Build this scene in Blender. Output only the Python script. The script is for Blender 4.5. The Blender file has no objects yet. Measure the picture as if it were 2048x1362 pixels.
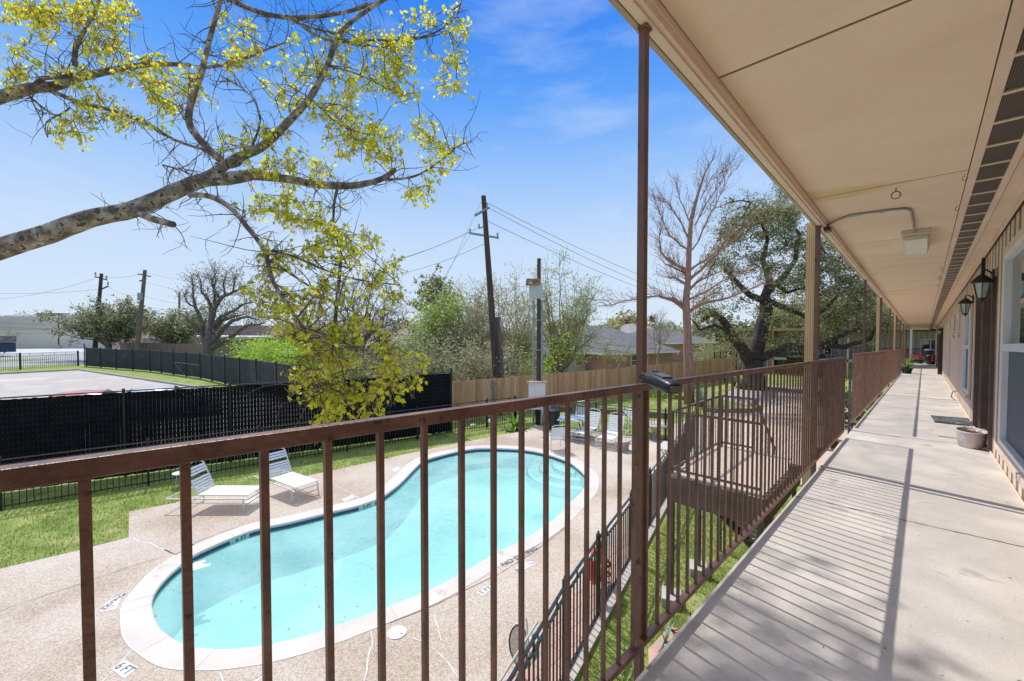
import bpy, bmesh, math, random
from mathutils import Vector, Matrix, noise
R = math.radians
rng = random.Random(7)
scene = bpy.context.scene
COL = scene.collection

# ---------------------------------------------------------------- camera
F = 839.0; CX = 1024.0; CY = 681.0; H = 4.20
PITCH = R(1.5); TH = math.atan2(824.0, F)
CAM = Vector((0, 0, H))
FW = Vector((math.cos(TH)*math.cos(PITCH), math.sin(TH)*math.cos(PITCH), -math.sin(PITCH)))
RT = Vector((math.sin(TH), -math.cos(TH), 0))
UP = RT.cross(FW)
cd = bpy.data.cameras.new('camera'); cam = bpy.data.objects.new('camera', cd); COL.objects.link(cam)
cd.sensor_width = 36.0; cd.lens = F/2048*36; cd.clip_start = 0.05; cd.clip_end = 3000
cam.location = CAM; cam.rotation_euler = (math.pi/2-PITCH, 0, TH-math.pi/2)
scene.camera = cam

def ray(px, py): return FW + RT*((px-CX)/F) - UP*((py-CY)/F)
def P(px, py, z=0.0):
    d = ray(px, py); t = (z-H)/d.z; return CAM + d*t
def PD(px, py, D): return CAM + ray(px, py)*D
def G(px, D, z=0.0):
    p = PD(px, CY, D); return Vector((p.x, p.y, z))
# the apartment block stands on a very slight fall: heights in it run from eye level
SA = -0.028887514758; SB = -0.010826687576
def B(x, y, z): return Vector((x, y, H+z+SA*x+SB*y))

# ---------------------------------------------------------------- objects
def tag(o, label=None, cat=None, group=None, kind=None):
    if label: o['label'] = label
    if cat: o['category'] = cat
    if group: o['group'] = group
    if kind: o['kind'] = kind
    return o
def empty(name, loc, label, cat, group=None, rz=0.0):
    o = bpy.data.objects.new(name, None); COL.objects.link(o)
    o.location = loc; o.rotation_euler = (0, 0, rz); o.empty_display_size = 0.2
    return tag(o, label, cat, group)
def copy_tree(o, parent=None):
    c = o.copy(); COL.objects.link(c)
    if parent: c.parent = parent
    for ch in list(o.children): copy_tree(ch, c)
    return c

class MB:
    def __init__(s): s.v = []; s.f = []; s.m = []; s.mi = 0
    def add(s, vs, fs):
        n = len(s.v); s.v.extend([tuple(p) for p in vs]); s.f.extend([tuple(i+n for i in f) for f in fs]); s.m.extend([s.mi]*len(fs)); return s
    def box(s, x0, x1, y0, y1, z0, z1, f=None):
        c = [(x0,y0,z0),(x1,y0,z0),(x1,y1,z0),(x0,y1,z0),(x0,y0,z1),(x1,y0,z1),(x1,y1,z1),(x0,y1,z1)]
        if f: c = [f(*p) for p in c]
        return s.add(c, [(3,2,1,0),(4,5,6,7),(0,1,5,4),(1,2,6,5),(2,3,7,6),(3,0,4,7)])
    def obox(s, c, ax, ay, az):
        c = Vector(c); q = []
        for k in (-1, 1):
            for i, j in ((-1,-1),(1,-1),(1,1),(-1,1)): q.append(c+ax*i+ay*j+az*k)
        return s.add(q, [(3,2,1,0),(4,5,6,7),(0,1,5,4),(1,2,6,5),(2,3,7,6),(3,0,4,7)])
    def bar(s, a, b, w, h=None, up=Vector((0,0,1))):
        a = Vector(a); b = Vector(b); h = h or w; d = b-a; L = d.length
        if L < 1e-6: return s
        d.normalize()
        if abs(d.dot(up)) > .98: up = Vector((1,0,0))
        sd = d.cross(up).normalized(); u = sd.cross(d)
        return s.obox((a+b)/2, sd*w/2, u*h/2, d*L/2) if False else s.obox((a+b)/2, d*L/2, sd*w/2, u*h/2)
    def tube(s, pts, rad, n=6, cap=True):
        pts = [Vector(p) for p in pts]; m = len(pts)
        if not hasattr(rad, '__len__'): rad = [rad]*m
        vs = []; u = None
        for i in range(m):
            d = (pts[min(i+1,m-1)]-pts[max(i-1,0)])
            if d.length < 1e-9: d = Vector((0,0,1))
            d.normalize()
            if u is None: u = d.orthogonal().normalized()
            else:
                u = u-d*u.dot(d)
                if u.length < 1e-6: u = d.orthogonal()
                u.normalize()
            w = d.cross(u); r = rad[i]
            for k in range(n):
                a = 2*math.pi*k/n; vs.append(pts[i]+u*(r*math.cos(a))+w*(r*math.sin(a)))
        fs = []
        for i in range(m-1):
            for k in range(n):
                k2 = (k+1) % n; fs.append((i*n+k, i*n+k2, (i+1)*n+k2, (i+1)*n+k))
        if cap and n > 3: fs.append(tuple(range(n))[::-1]); fs.append(tuple((m-1)*n+k for k in range(n)))
        return s.add(vs, fs)
    def cyl(s, a, b, r, r2=None, n=12): return s.tube([a, b], [r, r if r2 is None else r2], n)
    def lathe(s, c, prof, n=16, sx=1, sy=1):
        c = Vector(c); vs = []; fs = []
        for r, z in prof:
            for k in range(n):
                a = 2*math.pi*k/n; vs.append(c+Vector((r*sx*math.cos(a), r*sy*math.sin(a), z)))
        for i in range(len(prof)-1):
            for k in range(n): k2 = (k+1) % n; fs.append((i*n+k, i*n+k2, (i+1)*n+k2, (i+1)*n+k))
        fs.append(tuple(range(n))[::-1]); fs.append(tuple((len(prof)-1)*n+k for k in range(n)))
        return s.add(vs, fs)
    def prism(s, poly, z0, z1, f=None):
        n = len(poly); vs = [(p[0],p[1],z0) for p in poly]+[(p[0],p[1],z1) for p in poly]
        if f: vs = [f(*p) for p in vs]
        return s.add(vs, [tuple(range(n))[::-1], tuple(range(n, 2*n))]+[(i,(i+1)%n,(i+1)%n+n,i+n) for i in range(n)])
    def build(s, name, mat, parent=None, smooth=False, bevel=0, origin=None):
        me = bpy.data.meshes.new(name)
        o0 = Vector(origin) if origin is not None else (parent_loc(parent) if parent else Vector((0,0,0)))
        me.from_pydata([(p[0]-o0.x, p[1]-o0.y, p[2]-o0.z) for p in s.v], [], s.f)
        mats = mat if isinstance(mat, (list, tuple)) else [mat]
        for mm in mats: me.materials.append(mm)
        if len(mats) > 1: me.polygons.foreach_set('material_index', s.m)
        if smooth: me.polygons.foreach_set('use_smooth', [True]*len(me.polygons))
        me.update()
        o = bpy.data.objects.new(name, me); COL.objects.link(o)
        if parent: o.parent = parent
        else: o.location = o0
        if bevel:
            b = o.modifiers.new('bevel', 'BEVEL'); b.width = bevel; b.segments = 2; b.limit_method = 'ANGLE'
        return o
def parent_loc(o):
    p = Vector((0,0,0)); q = o
    while q is not None: p = p+Vector(q.location); q = q.parent
    return p
def thing(mb, name, mat, base, label, cat, group=None, kind=None, smooth=False, bevel=0):
    o = mb.build(name, mat, None, smooth, bevel, origin=base); return tag(o, label, cat, group, kind)

# ---------------------------------------------------------------- materials
MATS = {}
def nt(m): return m.node_tree.nodes, m.node_tree.links
def pbsdf(name):
    m = bpy.data.materials.new(name); m.use_nodes = True
    return m, m.node_tree.nodes['Principled BSDF']
def ramp(nodes, stops):
    r = nodes.new('ShaderNodeValToRGB'); e = r.color_ramp.elements
    while len(e) > 1: e.remove(e[-1])
    e[0].position = stops[0][0]; e[0].color = (*stops[0][1], 1)
    for p, c in stops[1:]:
        x = e.new(p); x.color = (*c, 1)
    return r
def mat(name, c1, c2=None, scale=4.0, rough=.7, bump=0.0, bscale=None, metal=0.0, spec=.5, detail=6, lo=.35, hi=.65, coord='Object', stretch=None, c3=None, spots=None):
    """two or three colour noise material with bump; spots=(colour, scale, threshold)"""
    if name in MATS: return MATS[name]
    m, b = pbsdf(name); N, L = nt(m); MATS[name] = m
    b.inputs['Roughness'].default_value = rough; b.inputs['Metallic'].default_value = metal
    b.inputs['Specular IOR Level'].default_value = spec
    tc = N.new('ShaderNodeTexCoord'); src = tc.outputs[coord]
    if stretch:
        mp = N.new('ShaderNodeMapping'); mp.inputs['Scale'].default_value = stretch; L.new(src, mp.inputs['Vector']); src = mp.outputs[0]
    nz = N.new('ShaderNodeTexNoise'); nz.inputs['Scale'].default_value = scale; nz.inputs['Detail'].default_value = detail
    L.new(src, nz.inputs['Vector'])
    c2 = c2 or tuple(x*.82 for x in c1)
    st = [(lo, c1), (hi, c2)]
    if c3: st = [(lo, c1), ((lo+hi)/2, c2), (hi, c3)]
    r = ramp(N, st); L.new(nz.outputs['Fac'], r.inputs['Fac']); out = r.outputs['Color']
    if spots:
        n2 = N.new('ShaderNodeTexNoise'); n2.inputs['Scale'].default_value = spots[1]; n2.inputs['Detail'].default_value = 4
        L.new(src, n2.inputs['Vector'])
        r2 = ramp(N, [(spots[2], (0,0,0)), (spots[2]+.04, (1,1,1))]); L.new(n2.outputs['Fac'], r2.inputs['Fac'])
        mx = N.new('ShaderNodeMix'); mx.data_type = 'RGBA'; L.new(r2.outputs['Color'], mx.inputs['Factor'])
        L.new(out, mx.inputs['A']); mx.inputs['B'].default_value = (*spots[0], 1); out = mx.outputs['Result']
    L.new(out, b.inputs['Base Color'])
    if bump:
        bn = N.new('ShaderNodeTexNoise'); bn.inputs['Scale'].default_value = bscale or scale*4; bn.inputs['Detail'].default_value = 5
        L.new(src, bn.inputs['Vector'])
        bp = N.new('ShaderNodeBump'); bp.inputs['Strength'].default_value = bump; bp.inputs['Distance'].default_value = .01
        L.new(bn.outputs['Fac'], bp.inputs['Height']); L.new(bp.outputs[0], b.inputs['Normal'])
    return m
def leafmat(name, cols, trans=.5, rough=.5):
    if name in MATS: return MATS[name]
    m, b = pbsdf(name); N, L = nt(m); MATS[name] = m
    b.inputs['Roughness'].default_value = rough; b.inputs['Specular IOR Level'].default_value = .3
    g = N.new('ShaderNodeNewGeometry')
    k = len(cols); r = ramp(N, [(i/(k-1) if k > 1 else 0, c) for i, c in enumerate(cols)])
    L.new(g.outputs['Random Per Island'], r.inputs['Fac']); L.new(r.outputs['Color'], b.inputs['Base Color'])
    t = N.new('ShaderNodeBsdfTranslucent'); L.new(r.outputs['Color'], t.inputs['Color'])
    mx = N.new('ShaderNodeMixShader'); mx.inputs[0].default_value = trans
    L.new(b.outputs[0], mx.inputs[1]); L.new(t.outputs[0], mx.inputs[2])
    L.new(mx.outputs[0], N['Material Output'].inputs['Surface']); return m
def brickmat(name, c1, c2, mortar, scale=1.0, rough=.85, ms=.012, bw=.2, rh=.075, axis='XZ'):
    if name in MATS: return MATS[name]
    m, b = pbsdf(name); N, L = nt(m); MATS[name] = m; b.inputs['Roughness'].default_value = rough
    tc = N.new('ShaderNodeTexCoord'); src = tc.outputs['Object']
    sp = N.new('ShaderNodeSeparateXYZ'); L.new(src, sp.inputs[0]); cb = N.new('ShaderNodeCombineXYZ')
    if axis == 'XZ':
        ad = N.new('ShaderNodeMath'); L.new(sp.outputs[0], ad.inputs[0]); L.new(sp.outputs[1], ad.inputs[1])
        L.new(ad.outputs[0], cb.inputs[0]); L.new(sp.outputs[2], cb.inputs[1])
    else: L.new(sp.outputs[0], cb.inputs[0]); L.new(sp.outputs[1], cb.inputs[1])
    t = N.new('ShaderNodeTexBrick'); t.inputs['Scale'].default_value = scale
    t.inputs['Color1'].default_value = (*c1,1); t.inputs['Color2'].default_value = (*c2,1); t.inputs['Mortar'].default_value = (*mortar,1)
    t.inputs['Mortar Size'].default_value = ms; t.inputs['Brick Width'].default_value = bw; t.inputs['Row Height'].default_value = rh
    L.new(cb.outputs[0], t.inputs['Vector']); L.new(t.outputs['Color'], b.inputs['Base Color'])
    return m

M = {}
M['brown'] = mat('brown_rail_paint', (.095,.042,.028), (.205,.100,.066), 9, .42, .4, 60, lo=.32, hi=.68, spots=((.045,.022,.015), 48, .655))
M['brown_sunlit'] = mat('sunlit_brown_rail_paint', (.22,.105,.068), (.40,.225,.155), 9, .5, .4, 60, lo=.32, hi=.68, spots=((.08,.04,.028), 40, .66))  # same brown paint, with the sun's lightening put into the colour
M['post'] = mat('brown_post_paint', (.13,.062,.042), (.19,.095,.066), 5, .45, .2, 40, spots=((.04,.02,.014), 20, .66))
M['tan_col'] = mat('tan_column_paint', (.66,.47,.25), (.74,.55,.31), 3, .5)
M['beige'] = mat('beige_soffit_paint', (.80,.615,.445), (.89,.705,.53), 2.6, .75, .6, 26, stretch=(1,.35,1), lo=.28, hi=.72, detail=12, spots=((.74,.53,.30), 1.0, .655))
M['trim'] = mat('beige_trim_paint', (.76,.57,.43), (.82,.64,.49), 2.5, .7, .2, 18, spots=((.42,.30,.2), 9, .72))
M['seam'] = mat('seam_shade_brown', (.14,.09,.055), (.20,.13,.08), 6, .9)
M['conc'] = mat('walkway_concrete', (.66,.60,.53), (.49,.445,.395), 1.3, .75, .35, 60, c3=(.66,.60,.525), detail=12, spots=((.44,.395,.35), 3.1, .635), lo=.3, hi=.7)
M['conc_edge'] = mat('slab_edge_concrete', (.50,.46,.40), (.42,.38,.33), 4, .85, .3, 50)
M['siding'] = mat('tan_siding_paint', (.72,.55,.43), (.80,.64,.51), 5, .7, .2, 30, stretch=(1,1,.15), spots=((.28,.19,.13), 14, .70))
M['siding_groove'] = mat('brown_siding_groove', (.26,.17,.11), (.33,.23,.15), 6, .8)
M['white_frame'] = mat('white_window_vinyl', (.74,.75,.75), (.80,.81,.81), 5, .35)
M['door'] = mat('dark_brown_door', (.035,.018,.013), (.05,.026,.018), 4, .4, .1)
M['black'] = mat('black_metal', (.012,.012,.013), (.02,.02,.022), 8, .4)
M['blackgloss'] = mat('black_gloss_rail', (.022,.023,.026), (.035,.036,.04), 8, .22, spec=.8)
M['conduit'] = mat('galvanised_conduit', (.30,.31,.30), (.40,.41,.39), 9, .4, metal=.5)
M['steps_white'] = mat('worn_white_tread', (.55,.52,.48), (.42,.38,.34), 5, .8)
def glassmat():
    m, b = pbsdf('window_glass'); N, L = nt(m); b.inputs['Base Color'].default_value = (.035,.045,.05,1)
    b.inputs['Roughness'].default_value = .03; b.inputs['Specular IOR Level'].default_value = 1.0; b.inputs['IOR'].default_value = 1.7
    n = N.new('ShaderNodeTexNoise'); n.inputs['Scale'].default_value = 1.5
    bp = N.new('ShaderNodeBump'); bp.inputs['Strength'].default_value = .05; L.new(n.outputs['Fac'], bp.inputs['Height']); L.new(bp.outputs[0], b.inputs['Normal'])
    return m
M['glass'] = glassmat()
M['screen'] = mat('grey_insect_screen', (.07,.085,.11), (.09,.105,.13), 90, .6)
M['wood'] = mat('cedar_board', (.62,.33,.16), (.80,.47,.26), 3, .8, .3, 30, stretch=(4,4,.35))
def islandmat(name, cols, rough=.8):
    m, b = pbsdf(name); N, L = nt(m); b.inputs['Roughness'].default_value = rough
    g = N.new('ShaderNodeNewGeometry'); k = len(cols); r = ramp(N, [(i/(k-1), c) for i, c in enumerate(cols)]); L.new(g.outputs['Random Per Island'], r.inputs['Fac'])
    tc = N.new('ShaderNodeTexCoord'); mp = N.new('ShaderNodeMapping'); mp.inputs['Scale'].default_value = (6,6,.6); L.new(tc.outputs['Object'], mp.inputs[0]); n = N.new('ShaderNodeTexNoise'); n.inputs['Scale'].default_value = 3; n.inputs['Detail'].default_value = 6; L.new(mp.outputs[0], n.inputs['Vector'])
    mr = N.new('ShaderNodeMapRange'); mr.inputs['From Min'].default_value = .3; mr.inputs['From Max'].default_value = .7; mr.inputs['To Min'].default_value = .72; mr.inputs['To Max'].default_value = 1.08; L.new(n.outputs['Fac'], mr.inputs['Value'])
    vm = N.new('ShaderNodeVectorMath'); vm.operation = 'SCALE'; L.new(r.outputs['Color'], vm.inputs[0]); L.new(mr.outputs[0], vm.inputs['Scale']); L.new(vm.outputs[0], b.inputs['Base Color']); return m
M['wood'] = islandmat('cedar_boards', [(.50,.26,.12), (.72,.41,.21), (.62,.34,.17), (.82,.50,.29)])
M['bark'] = mat('grey_bark', (.12,.085,.06), (.28,.21,.155), 8, .9, 1.2, 20, lo=.38, hi=.62, c3=(.47,.385,.30), spots=((.085,.06,.044), 16, .57))
M['twig'] = mat('dark_twig', (.10,.075,.06), (.16,.12,.095), 12, .9)
M['bark_dark'] = mat('dark_oak_bark', (.045,.034,.026), (.10,.078,.058), 5, .95, .8, 14)
M['bark_red'] = mat('red_brown_bark', (.27,.145,.10), (.42,.25,.18), 5, .9, .8, 14, stretch=(3,3,.5))
M['bark_pale'] = mat('pale_twig_bark', (.29,.225,.155), (.42,.34,.25), 6, .9)
M['bark_grey'] = mat('grey_limb_bark', (.10,.08,.062), (.19,.16,.125), 4, .9, .5, 14)
M['pole'] = mat('tarred_pole_wood', (.055,.036,.027), (.10,.068,.05), 2.5, .9, .5, 20, stretch=(5,5,.4))
M['pole_grey'] = mat('weathered_pole_wood', (.13,.10,.08), (.18,.145,.12), 2.5, .9, .5, 20, stretch=(5,5,.4))
M['steel'] = mat('grey_line_hardware', (.24,.30,.29), (.32,.38,.37), 6, .5, metal=.3)
M['wire'] = mat('grey_cable', (.12,.13,.14), (.16,.17,.18), 2, .6)
SKY_STRENGTH = 0.15; SUN_STRENGTH = 2.35; EXPOSURE = 0.72; CLOUD = (3.5, 3.75, 4.0, 1)
# ---------------------------------------------------------------- light
SUN = Vector((0.128, 0.63, 1.0)).normalized()
w = bpy.data.worlds.new('World'); scene.world = w; w.use_nodes = True
N, L = w.node_tree.nodes, w.node_tree.links
sky = N.new('ShaderNodeTexSky'); sky.sky_type = 'NISHITA'; sky.sun_disc = False
sky.sun_elevation = math.asin(SUN.z); sky.sun_rotation = math.atan2(SUN.x, SUN.y)
sky.altitude = 20; sky.air_density = 1.0; sky.dust_density = .35; sky.ozone_density = 3.0
bg = N['Background']; bg.inputs['Strength'].default_value = SKY_STRENGTH
# lower sky: hazy white horizon deepening to strong blue; overhead, out of view, the sky texture desaturated and brightened to lift shade
KD = SKY_STRENGTH*2**EXPOSURE
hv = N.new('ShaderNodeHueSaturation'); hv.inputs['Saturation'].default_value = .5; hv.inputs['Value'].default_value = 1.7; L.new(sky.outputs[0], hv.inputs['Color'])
tz = N.new('ShaderNodeTexCoord'); sz = N.new('ShaderNodeSeparateXYZ'); L.new(tz.outputs['Generated'], sz.inputs[0])
def lin(c): return tuple((v/255/12.92 if v <= 10 else ((v/255+.055)/1.055)**2.4) for v in c)
zr = ramp(N, [(0, lin((222,236,250))), (.05, lin((214,231,251))), (.19, lin((198,222,252))), (.34, lin((156,198,252))), (.47, lin((100,166,250))), (.60, lin((60,138,243)))]); L.new(sz.outputs[2], zr.inputs['Fac'])
zk = N.new('ShaderNodeVectorMath'); zk.operation = 'SCALE'; zk.inputs['Scale'].default_value = 1/KD; L.new(zr.outputs['Color'], zk.inputs[0])
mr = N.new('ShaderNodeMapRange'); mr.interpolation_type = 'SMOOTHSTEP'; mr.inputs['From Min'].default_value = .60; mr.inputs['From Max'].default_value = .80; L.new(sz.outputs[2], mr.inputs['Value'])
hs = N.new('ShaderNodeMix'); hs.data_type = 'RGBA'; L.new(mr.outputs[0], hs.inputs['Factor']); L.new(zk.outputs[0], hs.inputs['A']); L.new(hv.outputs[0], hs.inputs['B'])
# thin cloud wisps low in the sky
tc = N.new('ShaderNodeTexCoord'); mp = N.new('ShaderNodeMapping'); mp.inputs['Scale'].default_value = (1.6, 1.6, 7.0); mp.inputs['Location'].default_value = (.4, 1.7, .2)
L.new(tc.outputs['Generated'], mp.inputs['Vector'])
cn = N.new('ShaderNodeTexNoise'); cn.inputs['Scale'].default_value = 1.7; cn.inputs['Detail'].default_value = 7; cn.inputs['Roughness'].default_value = .6
L.new(mp.outputs[0], cn.inputs['Vector'])
cr = ramp(N, [(.50, (0,0,0)), (.80, (.34,.34,.34))]); L.new(cn.outputs['Fac'], cr.inputs['Fac'])
cm = N.new('ShaderNodeMix'); cm.data_type = 'RGBA'; L.new(cr.outputs['Color'], cm.inputs['Factor'])
L.new(hs.outputs['Result'], cm.inputs['A']); cm.inputs['B'].default_value = CLOUD
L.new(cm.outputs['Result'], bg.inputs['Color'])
sl = bpy.data.lights.new('sun', 'SUN'); so = bpy.data.objects.new('sun', sl); COL.objects.link(so)
sl.energy = SUN_STRENGTH; sl.angle = R(.5); sl.color = (1, .965, .92)
so.rotation_euler = SUN.to_track_quat('Z', 'Y').to_euler(); so.location = (0, 0, 40)
scene.view_settings.view_transform = 'Standard'; scene.view_settings.look = 'None'
scene.view_settings.exposure = EXPOSURE; scene.view_settings.gamma = 1
scene.render.resolution_x = 1024; scene.render.resolution_y = 681
try:
    scene.cycles.max_bounces = 8; scene.cycles.transparent_max_bounces = 16; scene.cycles.diffuse_bounces = 5
except Exception: pass
# ================================================================ our apartment block
ZF = -1.22; ZC = 1.242; GC = .92; SW = .95
def BC(x, y, z): return B(x*GC, y*GC, z)
blk = empty('apartment_building', B(8, -.6, ZF), 'tan two storey apartment block with the covered walkway we stand on', 'building')
# walkway slab: panels with open joints
SLABY = .722
joints = [-3.0, .35, 4.0, 7.66, 11.3, 14.95, 18.6, 22.25, 25.9, 29.55, 33.2, 36.85, 41.4]
mb = MB()
for a, b in zip(joints, joints[1:]):
    mb.mi = 0; mb.box(a+.006, b-.006, -.575, SLABY, ZF-.03, ZF, B)
mb.mi = 1; mb.box(-3, 41.4, -.6, SLABY-.002, ZF-.17, ZF-.031, B)
for jx in joints[1:-1]:
    mb.mi = 2; yy = -.565
    while yy < SLABY-.01:
        w0 = .004+.007*rng.random(); off = rng.uniform(-.003,.003); mb.box(jx+off-w0, jx+off+w0, yy, min(yy+.045, SLABY-.002), ZF-.004, ZF+.0008, B); yy += .045
o = mb.build('walkway_slab', [M['conc'], M['conc_edge'], mat('dark_joint', (.10,.07,.05), (.17,.13,.10), 30)], blk)
# wall with grooves, split around openings
W0, W1 = -.57, -.69
OPEN = [(4.85, 6.66, -1.0, .95), (7.72, 8.80, ZF, .86), (8.98, 9.95, ZF, .86), (11.1, 12.65, -.86, .70), (14.7, 15.3, .35, .80), (17.2, 17.8, .35, .80), (19.6, 21.0, -.86, .7), (26.9, 27.9, ZF, .86), (31, 32.5, -.86, .7), (36, 37, ZF, .86)]
OPEN = [(a*SW, b*SW, z0*SW if z0 != ZF else ZF, z1*SW) for a, b, z0, z1 in OPEN]
wb = MB(); wb.mi = 0
xs = sorted([-3.0, 41.4]+[v for o_ in OPEN for v in o_[:2]])
cur = -3.0
for (a, b, z0, z1) in OPEN:
    if a > cur: wb.box(cur, a, W1, W0-.015, ZF-2.9, ZC+.3, B)
    wb.box(a, b, W1, W0-.015, ZF-2.9, z0, B); wb.box(a, b, W1, W0-.015, z1, ZC+.3, B)
    cur = b
wb.box(cur, 41.4, W1, W0-.015, ZF-2.9, ZC+.3, B)
wb.build('wall', M['siding_groove'], blk)
bb = MB(); x = -2.9
while x < 41.3:
    a, b = x, x+.155
    segs = [(ZF+.02, ZC-.03)]
    for (oa, ob, z0, z1) in OPEN:
        if b > oa-.09 and a < ob+.09:
            ns = []
            for (p, q) in segs:
                if z0 > p: ns.append((p, min(q, z0-.09)))
                if z1 < q: ns.append((max(p, z1+.10), q))
            segs = ns
    for p, q in segs:
        if q-p > .03: bb.box(a, b, W0-.0149, W0-.009, p, q, B)
    x += .29
bb.build('siding_board', M['siding'], blk, bevel=.004)
kb = MB()
for a, b in ((-3, 7.6), (10.05, 26.8), (28, 35.9), (37.1, 41.4)): kb.box(a, b, W0-.008, W0+.004, ZF+.001, ZF+.018, B)
kb.build('base_strip', M['trim'], blk)
# ceiling
cb = MB(); XE = 45.2
for a, b in zip([-3.3, -.16]+[2.28+2.46*i for i in range(18)], [-.16, 2.28]+[2.28+2.46*i for i in range(1, 19)]):
    cb.mi = 0; cb.box(a+.009, min(b, XE)-.009, -.218, .765, ZC, ZC+.003, BC)
    if b > XE: break
cb.mi = 1; cb.box(-3.3, XE, -.219, .766, ZC+.0035, ZC+.0115, BC); cb.mi = 1; cb.box(-3.3, XE, -.64, .86, ZC+.0125, ZC+.05, BC)
cb.build('soffit', [M['beige'], M['seam']], blk)
tb = MB()
tb.box(-3.3, XE, -.274, -.224, ZC-.010, ZC+.012, BC); tb.box(-3.3, XE, -.466, -.424, ZC-.010, ZC+.012, BC)
tb.box(-3.3, XE, -.62, -.471, ZC, ZC+.012, BC); tb.box(-3.3, XE, .769, .79, ZC-.030, ZC+.012, BC)
tb.box(-3, 41.4, W0+.013, W0+.035, ZC-.045, ZC-.001, B)
tb.build('soffit_trim', M['trim'], blk, bevel=.002)
vb = MB(); vb.mi = 0; vb.box(-3.3, XE, -.4235, -.2745, ZC+.004, ZC+.012, BC)
vb.mi = 1; x = -2.8
while x < 45: vb.box(x, x+.028, -.4235, -.2745, ZC-.006, ZC+.0035, BC); x += .415
yv = -.418
vb.mi = 2
while yv < -.278: vb.box(-3, 22, yv, yv+.0035, ZC-.001, ZC+.0035, BC); yv += .0095
vb.build('vent_grille', [M['black'], M['trim'], mat('vent_mesh_brown', (.20,.145,.10))], blk)
fb = MB(); fb.mi = 0
fb.box(-3, 41.5, .712, .768, ZC-.062, ZC+.012, B); fb.box(-3, 41.5, .731, .7675, ZC-.072, ZC-.0625, B); fb.mi = 1; fb.box(-3, 41.5, .770, .792, ZC-.075, ZC+.24, B)
fb.build('fascia', [M['trim'], mat('fascia_tan', (.42,.33,.23), (.50,.40,.29), 3, .6)], blk, bevel=.003)
rb = MB(); rb.box(-3, 41.6, -9, .82, ZC+.241, ZC+.33, B); rb.mi = 0
rb.build('roof', mat('flat_roof_grey', (.30,.29,.27), (.24,.23,.21), 2, .9), blk)
sb = MB(); sb.box(-3, 41.4, -9, W1-.005, ZF-2.9, ZC+.24, B); sb.build('end_wall', M['siding'], blk)

def window(name, a, b, z0, z1, parent, label=None, muntin=.0, fw=.048, screen=True, mat_f=None):
    mf = mat_f or M['white_frame']; a *= SW; b *= SW; z0 *= SW; z1 *= SW; muntin = muntin*SW if muntin is not None else None
    w = MB()
    y0, y1 = W0-.05, W0+.025
    w.box(a, a+fw, y0, y1, z0, z1, B); w.box(b-fw, b, y0, y1, z0, z1, B)
    w.box(a+fw, b-fw, y0, y1, z0, z0+fw, B); w.box(a+fw, b-fw, y0, y1, z1-fw, z1, B)
    if muntin is not None: w.box(a+fw, b-fw, y0+.01, y1-.008, muntin-.035, muntin+.035, B)
    o = w.build(name, mf, parent, bevel=.003)
    if label: o['label'] = label
    gz0 = (muntin if muntin is not None else z0)
    g = MB(); g.box(a+.02, b-.02, y0+.012, y0+.02, z0+.02, z1-.02, B); g.build('pane', M['glass'], o)
    if screen and muntin is not None:
        s = MB(); s.box(a+fw+.01, b-fw-.01, y0+.024, y0+.03, z0+fw, muntin-.03, B); s.build('screen', M['screen'], o)
    m2 = MB()
    m2.box(a-.07, b+.07, W0-.012, W0+.018, z1+.002, z1+.08, B); m2.box(a-.07, b+.07, W0-.012, W0+.05, z0-.05, z0-.002, B)
    m2.box(a-.07, a-.004, W0-.012, W0+.016, z0, z1, B); m2.box(b+.004, b+.07, W0-.012, W0+.016, z0, z1, B)
    m2.build('casing', M['siding'], o, bevel=.003)
window('window', 4.85, 6.66, -1.0, .95, blk, 'large white framed window nearest us')
window('window', 11.1, 12.65, -.86, .70, blk); window('window', 14.7, 15.3, .35, .80, blk, None, None); window('window', 17.2, 17.8, .35, .80, blk, None, None)
window('window', 19.6, 21.0, -.86, .7, blk); window('window', 31, 32.5, -.86, .7, blk)
def door(a, b, open_=False):
    y = W0-.09; a *= SW; b *= SW
    d = MB(); d.box(a+.035, b-.035, y-.03, y, ZF+.01, .785, B)
    for (p, q) in ((.12, .42), (.5, .8)):
        for (s, t) in ((ZF+.15, ZF+.85), (ZF+1.0, ZF+1.9)): d.box(a+p*(b-a), a+q*(b-a), y+.0005, y+.012, s, t, B)
    o = d.build('door', M['door'], blk, bevel=.004)
    h = MB(); h.lathe(B(b-.12, y+.02, ZF+.95), [(.001,-.03),(.028,-.02),(.032,0),(.02,.03),(.001,.035)], 10); h.build('handle', mat('brass_knob', (.45,.30,.12), rough=.3, metal=.9), o, smooth=True)
    f = MB(); f.box(a, a+.034, y-.03, W0+.02, ZF, .817, B); f.box(b-.034, b, y-.03, W0+.02, ZF, .817, B); f.box(a+.034, b-.034, y-.03, W0+.02, .787, .817, B)
    f.build('door_frame', mat('brown_door_frame', (.11,.07,.055), (.15,.10,.08), 6, .5), blk, bevel=.003)
door(7.72, 8.80); door(8.98, 9.95); door(26.9, 27.9); door(36, 37)
# screen door standing open far down
sd = MB(); sd.box(25.5, 25.54, -.555, -.44, ZF+.04, .78, B); o = sd.build('screen_door', M['door'], blk, bevel=.004)
cbm = MB(); cbm.tube([B(8.44, W0+.02, ZC-.05), B(8.44, W0+.02, .85)], .02, 6); cbm.build('downpipe', M['black'], blk)
wc = MB(); wc.tube([B(13.2, W0+.03, -.95), B(13.25, W0+.10, -.98), B(13.3, W0+.12, -1.1), B(13.5, W0+.05, -1.18)], .008, 5); wc.build('loose_cable', M['black'], blk)
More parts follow.
